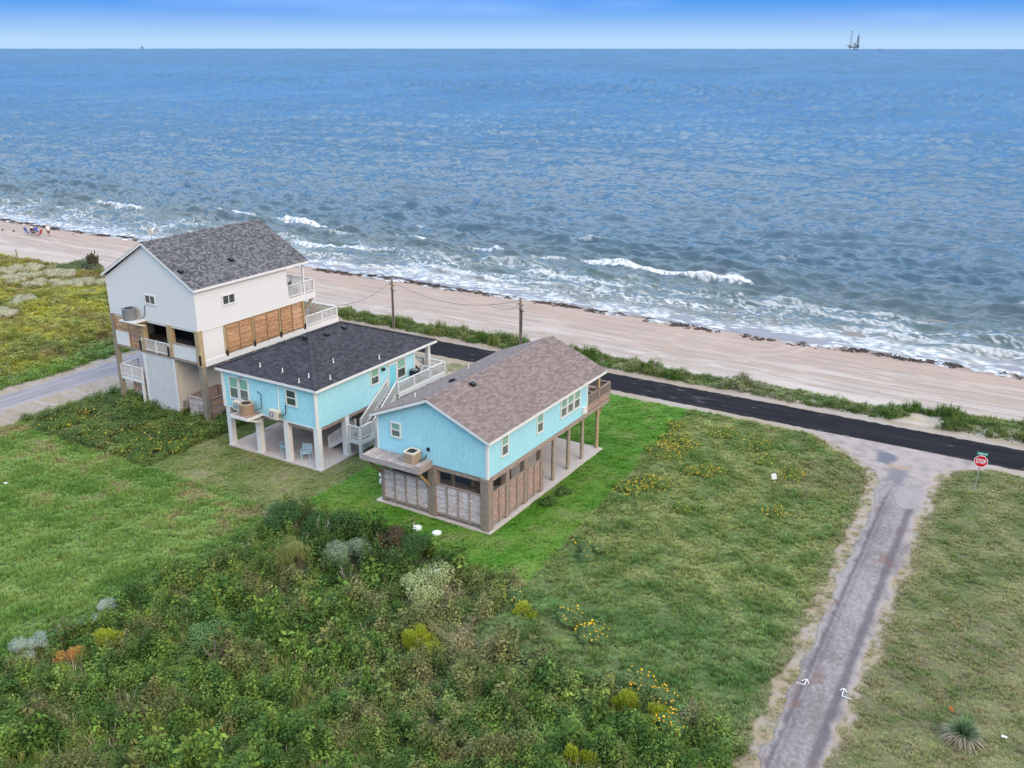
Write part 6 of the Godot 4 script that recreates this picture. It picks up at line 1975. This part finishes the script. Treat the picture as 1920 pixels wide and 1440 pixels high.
func rig(at: Vector3) -> void:
	var t := thing("drilling_rig", "dark drilling rig with two tall lattice towers far out on the horizon", "drilling rig", at, 0.22)
	var mb := MB.new()
	mb.hexa(Vector3(-40, 17, 26), Vector3(42, 17, 26), Vector3(42, 17, -26), Vector3(-40, 17, -26), Vector3(0, 9, 0))
	put("hull", mb.mesh(), M.steel_far, t)
	for p in [[-24.0, 10.0, 146.0], [26.0, 14.0, 112.0], [8.0, -18.0, 60.0]]:
		mb = MB.new()
		lattice(mb, Vector3(p[0], -6, p[1]), p[2], 11.0, 11.0 if p[2] > 130.0 else 10.0, 14, 0.9)
		put("leg", mb.mesh(), M.steel_pale if p[0] < 0 else M.steel_far, t)
	mb = MB.new(); mb.box(Vector3(-31, 138, 3), Vector3(-17, 141, 17)); put("leg_platform", mb.mesh(), M.steel_far, t)
	mb = MB.new(); lattice(mb, Vector3(30, 28, 0), 88.0, 20.0, 4.0, 9, 1.1); mb.tube(Vector3(30, 116, 0), Vector3(32, 146, 0), 0.8, 0.6, 5)
	put("derrick", mb.mesh(), M.steel_far, t)
	mb = MB.new(); mb.box(Vector3(18, 26, -12), Vector3(40, 40, 12)); put("drill_floor", mb.mesh(), M.steel_far, t)
	mb = MB.new(); mb.box(Vector3(-38, 26, -14), Vector3(-18, 40, 12)); put("quarters", mb.mesh(), M.steel_pale, t)
	mb = MB.new(); mb.tube(Vector3(-48, 34, 0), Vector3(-48, 36, 0), 12, 12, 8); mb.bar(Vector3(-36, 30, 0), Vector3(-50, 34, 0), 2, 2)
	put("helideck", mb.mesh(), M.steel_far, t)
	mb = MB.new(); mb.tube(Vector3(-8, 26, 10), Vector3(-8, 44, 10), 2, 2, 6); mb.tube(Vector3(-8, 44, 10), Vector3(-30, 92, 10), 1.2, 0.8, 5)
	put("crane", mb.mesh(), M.steel_pale, t)

# ---------------------------------------------------------------- people on the beach
func body_mesh(bones: Array, cell: float) -> ArrayMesh:   # tapered bones joined into one skin: [from, to, radius, radius, colour]
	var lo := Vector3.INF
	var hi := -Vector3.INF
	for b in bones:
		for p in [b[0], b[1]]:
			var m: float = maxf(b[2], b[3]) + cell * 3.0
			lo = lo.min(p - Vector3.ONE * m); hi = hi.max(p + Vector3.ONE * m)
	var nx := int((hi.x - lo.x) / cell) + 2
	var ny := int((hi.y - lo.y) / cell) + 2
	var nz := int((hi.z - lo.z) / cell) + 2
	var val := PackedFloat32Array(); val.resize(nx * ny * nz); val.fill(1.0)
	var best := PackedFloat32Array(); best.resize(nx * ny * nz); best.fill(9.0)
	var who := PackedByteArray(); who.resize(nx * ny * nz)
	for bi in bones.size():
		var b: Array = bones[bi]
		var p: Vector3 = b[0]
		var d: Vector3 = b[1] - p
		var m: float = maxf(b[2], b[3]) + cell * 3.0
		var a := ((p.min(b[1]) - Vector3.ONE * m - lo) / cell).floor()
		var e := ((p.max(b[1]) + Vector3.ONE * m - lo) / cell).ceil()
		for z in range(maxi(0, int(a.z)), mini(nz, int(e.z) + 1)):
			for y in range(maxi(0, int(a.y)), mini(ny, int(e.y) + 1)):
				for x in range(maxi(0, int(a.x)), mini(nx, int(e.x) + 1)):
					var q := lo + Vector3(x, y, z) * cell
					var t: float = clampf((q - p).dot(d) / maxf(d.length_squared(), 1e-9), 0.0, 1.0)
					var s: float = (q - p - d * t).length() - lerpf(b[2], b[3], t)
					var i := (z * ny + y) * nx + x
					var o: float = val[i]
					var k := 0.03
					var h: float = maxf(k - absf(o - s), 0.0) / k
					val[i] = minf(o, s) - h * h * k * 0.25
					if s < best[i]:
						best[i] = s; who[i] = bi
	var id := PackedInt32Array(); id.resize(nx * ny * nz); id.fill(-1)
	var v := PackedVector3Array()
	var n := PackedVector3Array()
	var c := PackedColorArray()
	var st := [1, nx, nx * ny]
	for z in nz - 1:
		for y in ny - 1:
			for x in nx - 1:
				var i := (z * ny + y) * nx + x
				var sum := Vector3.ZERO
				var cnt := 0
				for ax in 3:
					for q in 4:
						var base := Vector3i(x, y, z)
						var o1 := (ax + 1) % 3
						var o2 := (ax + 2) % 3
						if q & 1: base[o1] += 1
						if q & 2: base[o2] += 1
						var j: int = (base.z * ny + base.y) * nx + base.x
						var f0: float = val[j]
						var f1: float = val[j + st[ax]]
						if (f0 < 0) != (f1 < 0):
							var p := Vector3(base)
							p[ax] += f0 / (f0 - f1)
							sum += p; cnt += 1
				if cnt:
					id[i] = v.size()
					v.append(lo + sum / cnt * cell)
					n.append(Vector3(val[i + 1] - val[i], val[i + nx] - val[i], val[i + nx * ny] - val[i]).normalized())
					c.append(bones[who[i]][4])
	var idx := PackedInt32Array()
	for z in range(1, nz - 1):
		for y in range(1, ny - 1):
			for x in range(1, nx - 1):
				var i := (z * ny + y) * nx + x
				for ax in 3:
					var f0: float = val[i]
					var f1: float = val[i + st[ax]]
					if (f0 < 0) == (f1 < 0):
						continue
					var s1: int = st[(ax + 1) % 3]
					var s2: int = st[(ax + 2) % 3]
					var q := [id[i], id[i - s1], id[i - s1 - s2], id[i - s2]]
					if q.min() < 0:
						continue
					if f0 < 0:
						idx.append_array([q[0], q[2], q[1], q[0], q[3], q[2]])
					else:
						idx.append_array([q[0], q[1], q[2], q[0], q[2], q[3]])
	var arr := []
	arr.resize(Mesh.ARRAY_MAX)
	arr[Mesh.ARRAY_VERTEX] = v; arr[Mesh.ARRAY_NORMAL] = n; arr[Mesh.ARRAY_COLOR] = c; arr[Mesh.ARRAY_INDEX] = idx
	var m := ArrayMesh.new()
	m.add_surface_from_arrays(Mesh.PRIMITIVE_TRIANGLES, arr)
	return m

func beach_party() -> void:
	var skin := Color(0.42, 0.25, 0.17)
	var white := Color(0.75, 0.74, 0.7)
	var dark := Color(0.02, 0.02, 0.03)
	var hair := Color(0.05, 0.035, 0.02)
	var y := land_y(-130.2, -82.6)
	var p := thing("person", "person in a loose white top and dark shorts walking by the chairs", "person", Vector3(-130.2, y, -82.6), 1.2)
	var b := [[Vector3(0, 0.95, 0), Vector3(0, 1.2, 0.01), 0.15, 0.14, white], [Vector3(0, 1.2, 0.01), Vector3(0, 1.42, 0), 0.15, 0.13, white], [Vector3(-0.15, 1.43, 0), Vector3(0.15, 1.43, 0), 0.07, 0.07, white],
		[Vector3(0, 1.48, 0), Vector3(0, 1.57, 0.015), 0.055, 0.055, skin], [Vector3(0, 1.64, 0.02), Vector3(0, 1.7, 0.015), 0.09, 0.095, skin], [Vector3(0, 1.68, -0.03), Vector3(0, 1.75, -0.02), 0.09, 0.085, hair], [Vector3(0, 1.64, 0.1), Vector3(0, 1.66, 0.12), 0.018, 0.014, skin],
		[Vector3(-0.09, 0.95, 0), Vector3(-0.1, 0.55, 0.14), 0.1, 0.075, dark], [Vector3(0.09, 0.95, 0), Vector3(0.1, 0.56, -0.05), 0.1, 0.075, dark],
		[Vector3(-0.1, 0.53, 0.15), Vector3(-0.1, 0.1, 0.2), 0.06, 0.04, skin], [Vector3(0.1, 0.53, -0.06), Vector3(0.1, 0.1, -0.24), 0.06, 0.04, skin], [Vector3(-0.1, 0.04, 0.18), Vector3(-0.1, 0.035, 0.34), 0.04, 0.035, skin], [Vector3(0.1, 0.05, -0.26), Vector3(0.1, 0.035, -0.1), 0.04, 0.035, skin],
		[Vector3(-0.2, 1.42, 0), Vector3(-0.27, 1.14, -0.06), 0.06, 0.05, white], [Vector3(0.2, 1.42, 0), Vector3(0.27, 1.14, 0.06), 0.06, 0.05, white], [Vector3(-0.27, 1.14, -0.06), Vector3(-0.27, 0.9, 0.06), 0.042, 0.033, skin], [Vector3(0.27, 1.14, 0.06), Vector3(0.26, 0.92, 0.2), 0.042, 0.033, skin]]
	for s in [-1.0, 1.0]:   # palm, four fingers, thumb
		var w := Vector3(-0.27, 0.9, 0.06) if s < 0 else Vector3(0.26, 0.92, 0.2)
		b.append([w, w + Vector3(0, -0.08, 0.02), 0.03, 0.035, skin])
		for f in 4:
			b.append([w + Vector3(0, -0.09, 0.0 + f * 0.018), w + Vector3(0, -0.16 + absf(f - 1.5) * 0.01, 0.012 + f * 0.02), 0.011, 0.009, skin])
		b.append([w + Vector3(0, -0.04, 0.045), w + Vector3(0, -0.09, 0.09), 0.012, 0.01, skin])
	put("body", body_mesh(b, 0.016), M.skin_cloth, p)
	var q := thing("person", "person in dark clothes with a white hat leaning back in a beach chair", "person", Vector3(-132.9, land_y(-132.9, -82.0), -82.0), PI / 2)
	b = [[Vector3(0, 0.42, 0), Vector3(0, 0.62, -0.14), 0.15, 0.14, dark], [Vector3(0, 0.62, -0.14), Vector3(0, 0.85, -0.27), 0.14, 0.13, dark], [Vector3(-0.15, 0.86, -0.28), Vector3(0.15, 0.86, -0.28), 0.07, 0.07, dark], [Vector3(0, 0.92, -0.3), Vector3(0, 0.98, -0.31), 0.055, 0.055, skin],
		[Vector3(0, 1.06, -0.3), Vector3(0, 1.11, -0.31), 0.09, 0.095, skin], [Vector3(0, 1.06, -0.21), Vector3(0, 1.07, -0.19), 0.018, 0.014, skin],
		[Vector3(-0.1, 0.42, 0), Vector3(-0.12, 0.5, 0.42), 0.09, 0.07, dark], [Vector3(0.1, 0.42, 0), Vector3(0.12, 0.48, 0.42), 0.09, 0.07, dark], [Vector3(-0.12, 0.5, 0.42), Vector3(-0.11, 0.12, 0.62), 0.06, 0.042, skin], [Vector3(0.12, 0.48, 0.42), Vector3(0.11, 0.12, 0.66), 0.06, 0.042, skin],
		[Vector3(-0.11, 0.05, 0.62), Vector3(-0.11, 0.06, 0.78), 0.04, 0.035, skin], [Vector3(0.11, 0.05, 0.66), Vector3(0.11, 0.06, 0.82), 0.04, 0.035, skin],
		[Vector3(-0.2, 0.85, -0.27), Vector3(-0.27, 0.62, -0.06), 0.055, 0.045, dark], [Vector3(0.2, 0.85, -0.27), Vector3(0.27, 0.62, -0.06), 0.055, 0.045, dark], [Vector3(-0.27, 0.62, -0.06), Vector3(-0.26, 0.62, 0.18), 0.04, 0.032, skin], [Vector3(0.27, 0.62, -0.06), Vector3(0.26, 0.62, 0.18), 0.04, 0.032, skin]]
	for s in [-1.0, 1.0]:
		var w := Vector3(0.26 * s, 0.62, 0.2)
		b.append([w, w + Vector3(0, -0.01, 0.07), 0.03, 0.034, skin])
		for f in 4:
			b.append([w + Vector3((f - 1.5) * 0.02, 0.0, 0.08), w + Vector3((f - 1.5) * 0.022, -0.04, 0.14 - absf(f - 1.5) * 0.01), 0.011, 0.009, skin])
		b.append([w + Vector3(-0.03 * s, 0, 0.03), w + Vector3(-0.07 * s, -0.02, 0.07), 0.012, 0.01, skin])
	put("body", body_mesh(b, 0.016), M.skin_cloth, q)
	var mb := MB.new()
	mb.tube(Vector3(0, 1.12, -0.31), Vector3(0, 1.14, -0.31), 0.2, 0.19, 14); mb.tube(Vector3(0, 1.14, -0.31), Vector3(0, 1.25, -0.32), 0.11, 0.09, 12)
	put("hat", mb.mesh(), M.white_plastic, q)
	var chairs := [[-134.3, -82.0, 1.9, "blue_chair", "empty dark blue beach chair, leftmost of the group"], [-133.5, -82.9, 1.3, "blue_chair", "blue beach chair behind, between the empty chair and the white hat"], [-132.9, -82.0, PI / 2, "dark_grey", "dark beach chair under the person with the white hat"], [-131.6, -82.0, -1.3, "red_cloth", "red beach chair on the right of the group"]]
	for c in chairs:
		var t := thing("beach_chair", c[4], "chair", Vector3(c[0], land_y(c[0], c[1]), c[1]), c[2], "beach chairs by the water")
		mb = MB.new()
		mb.quad(Vector3(-0.26, 0.28, -0.16), Vector3(-0.26, 0.34, 0.32), Vector3(0.26, 0.34, 0.32), Vector3(0.26, 0.28, -0.16))
		mb.quad(Vector3(-0.26, 0.255, -0.16), Vector3(0.26, 0.255, -0.16), Vector3(0.26, 0.315, 0.32), Vector3(-0.26, 0.315, 0.32))
		put("seat", mb.mesh(), M[c[3]], t)
		mb = MB.new()
		mb.quad(Vector3(-0.26, 0.28, -0.17), Vector3(0.26, 0.28, -0.17), Vector3(0.26, 0.98, -0.5), Vector3(-0.26, 0.98, -0.5))
		mb.quad(Vector3(-0.26, 0.98, -0.53), Vector3(0.26, 0.98, -0.53), Vector3(0.26, 0.28, -0.2), Vector3(-0.26, 0.28, -0.2))
		put("backrest", mb.mesh(), M[c[3]], t)
		for sx in [-0.27, 0.27]:
			mb = MB.new()
			mb.bar(Vector3(sx, 0.0, 0.3), Vector3(sx, 0.55, -0.2), 0.025, 0.025)
			put("leg", mb.mesh(), M.galvanised, t)
			mb = MB.new()
			mb.bar(Vector3(sx, 0.0, -0.35), Vector3(sx, 0.5, 0.2), 0.025, 0.025)
			put("leg", mb.mesh(), M.galvanised, t)
			mb = MB.new()
			mb.bar(Vector3(sx, 0.52, -0.28), Vector3(sx, 0.52, 0.22), 0.05, 0.02)
			put("armrest", mb.mesh(), M.white_paint, t)
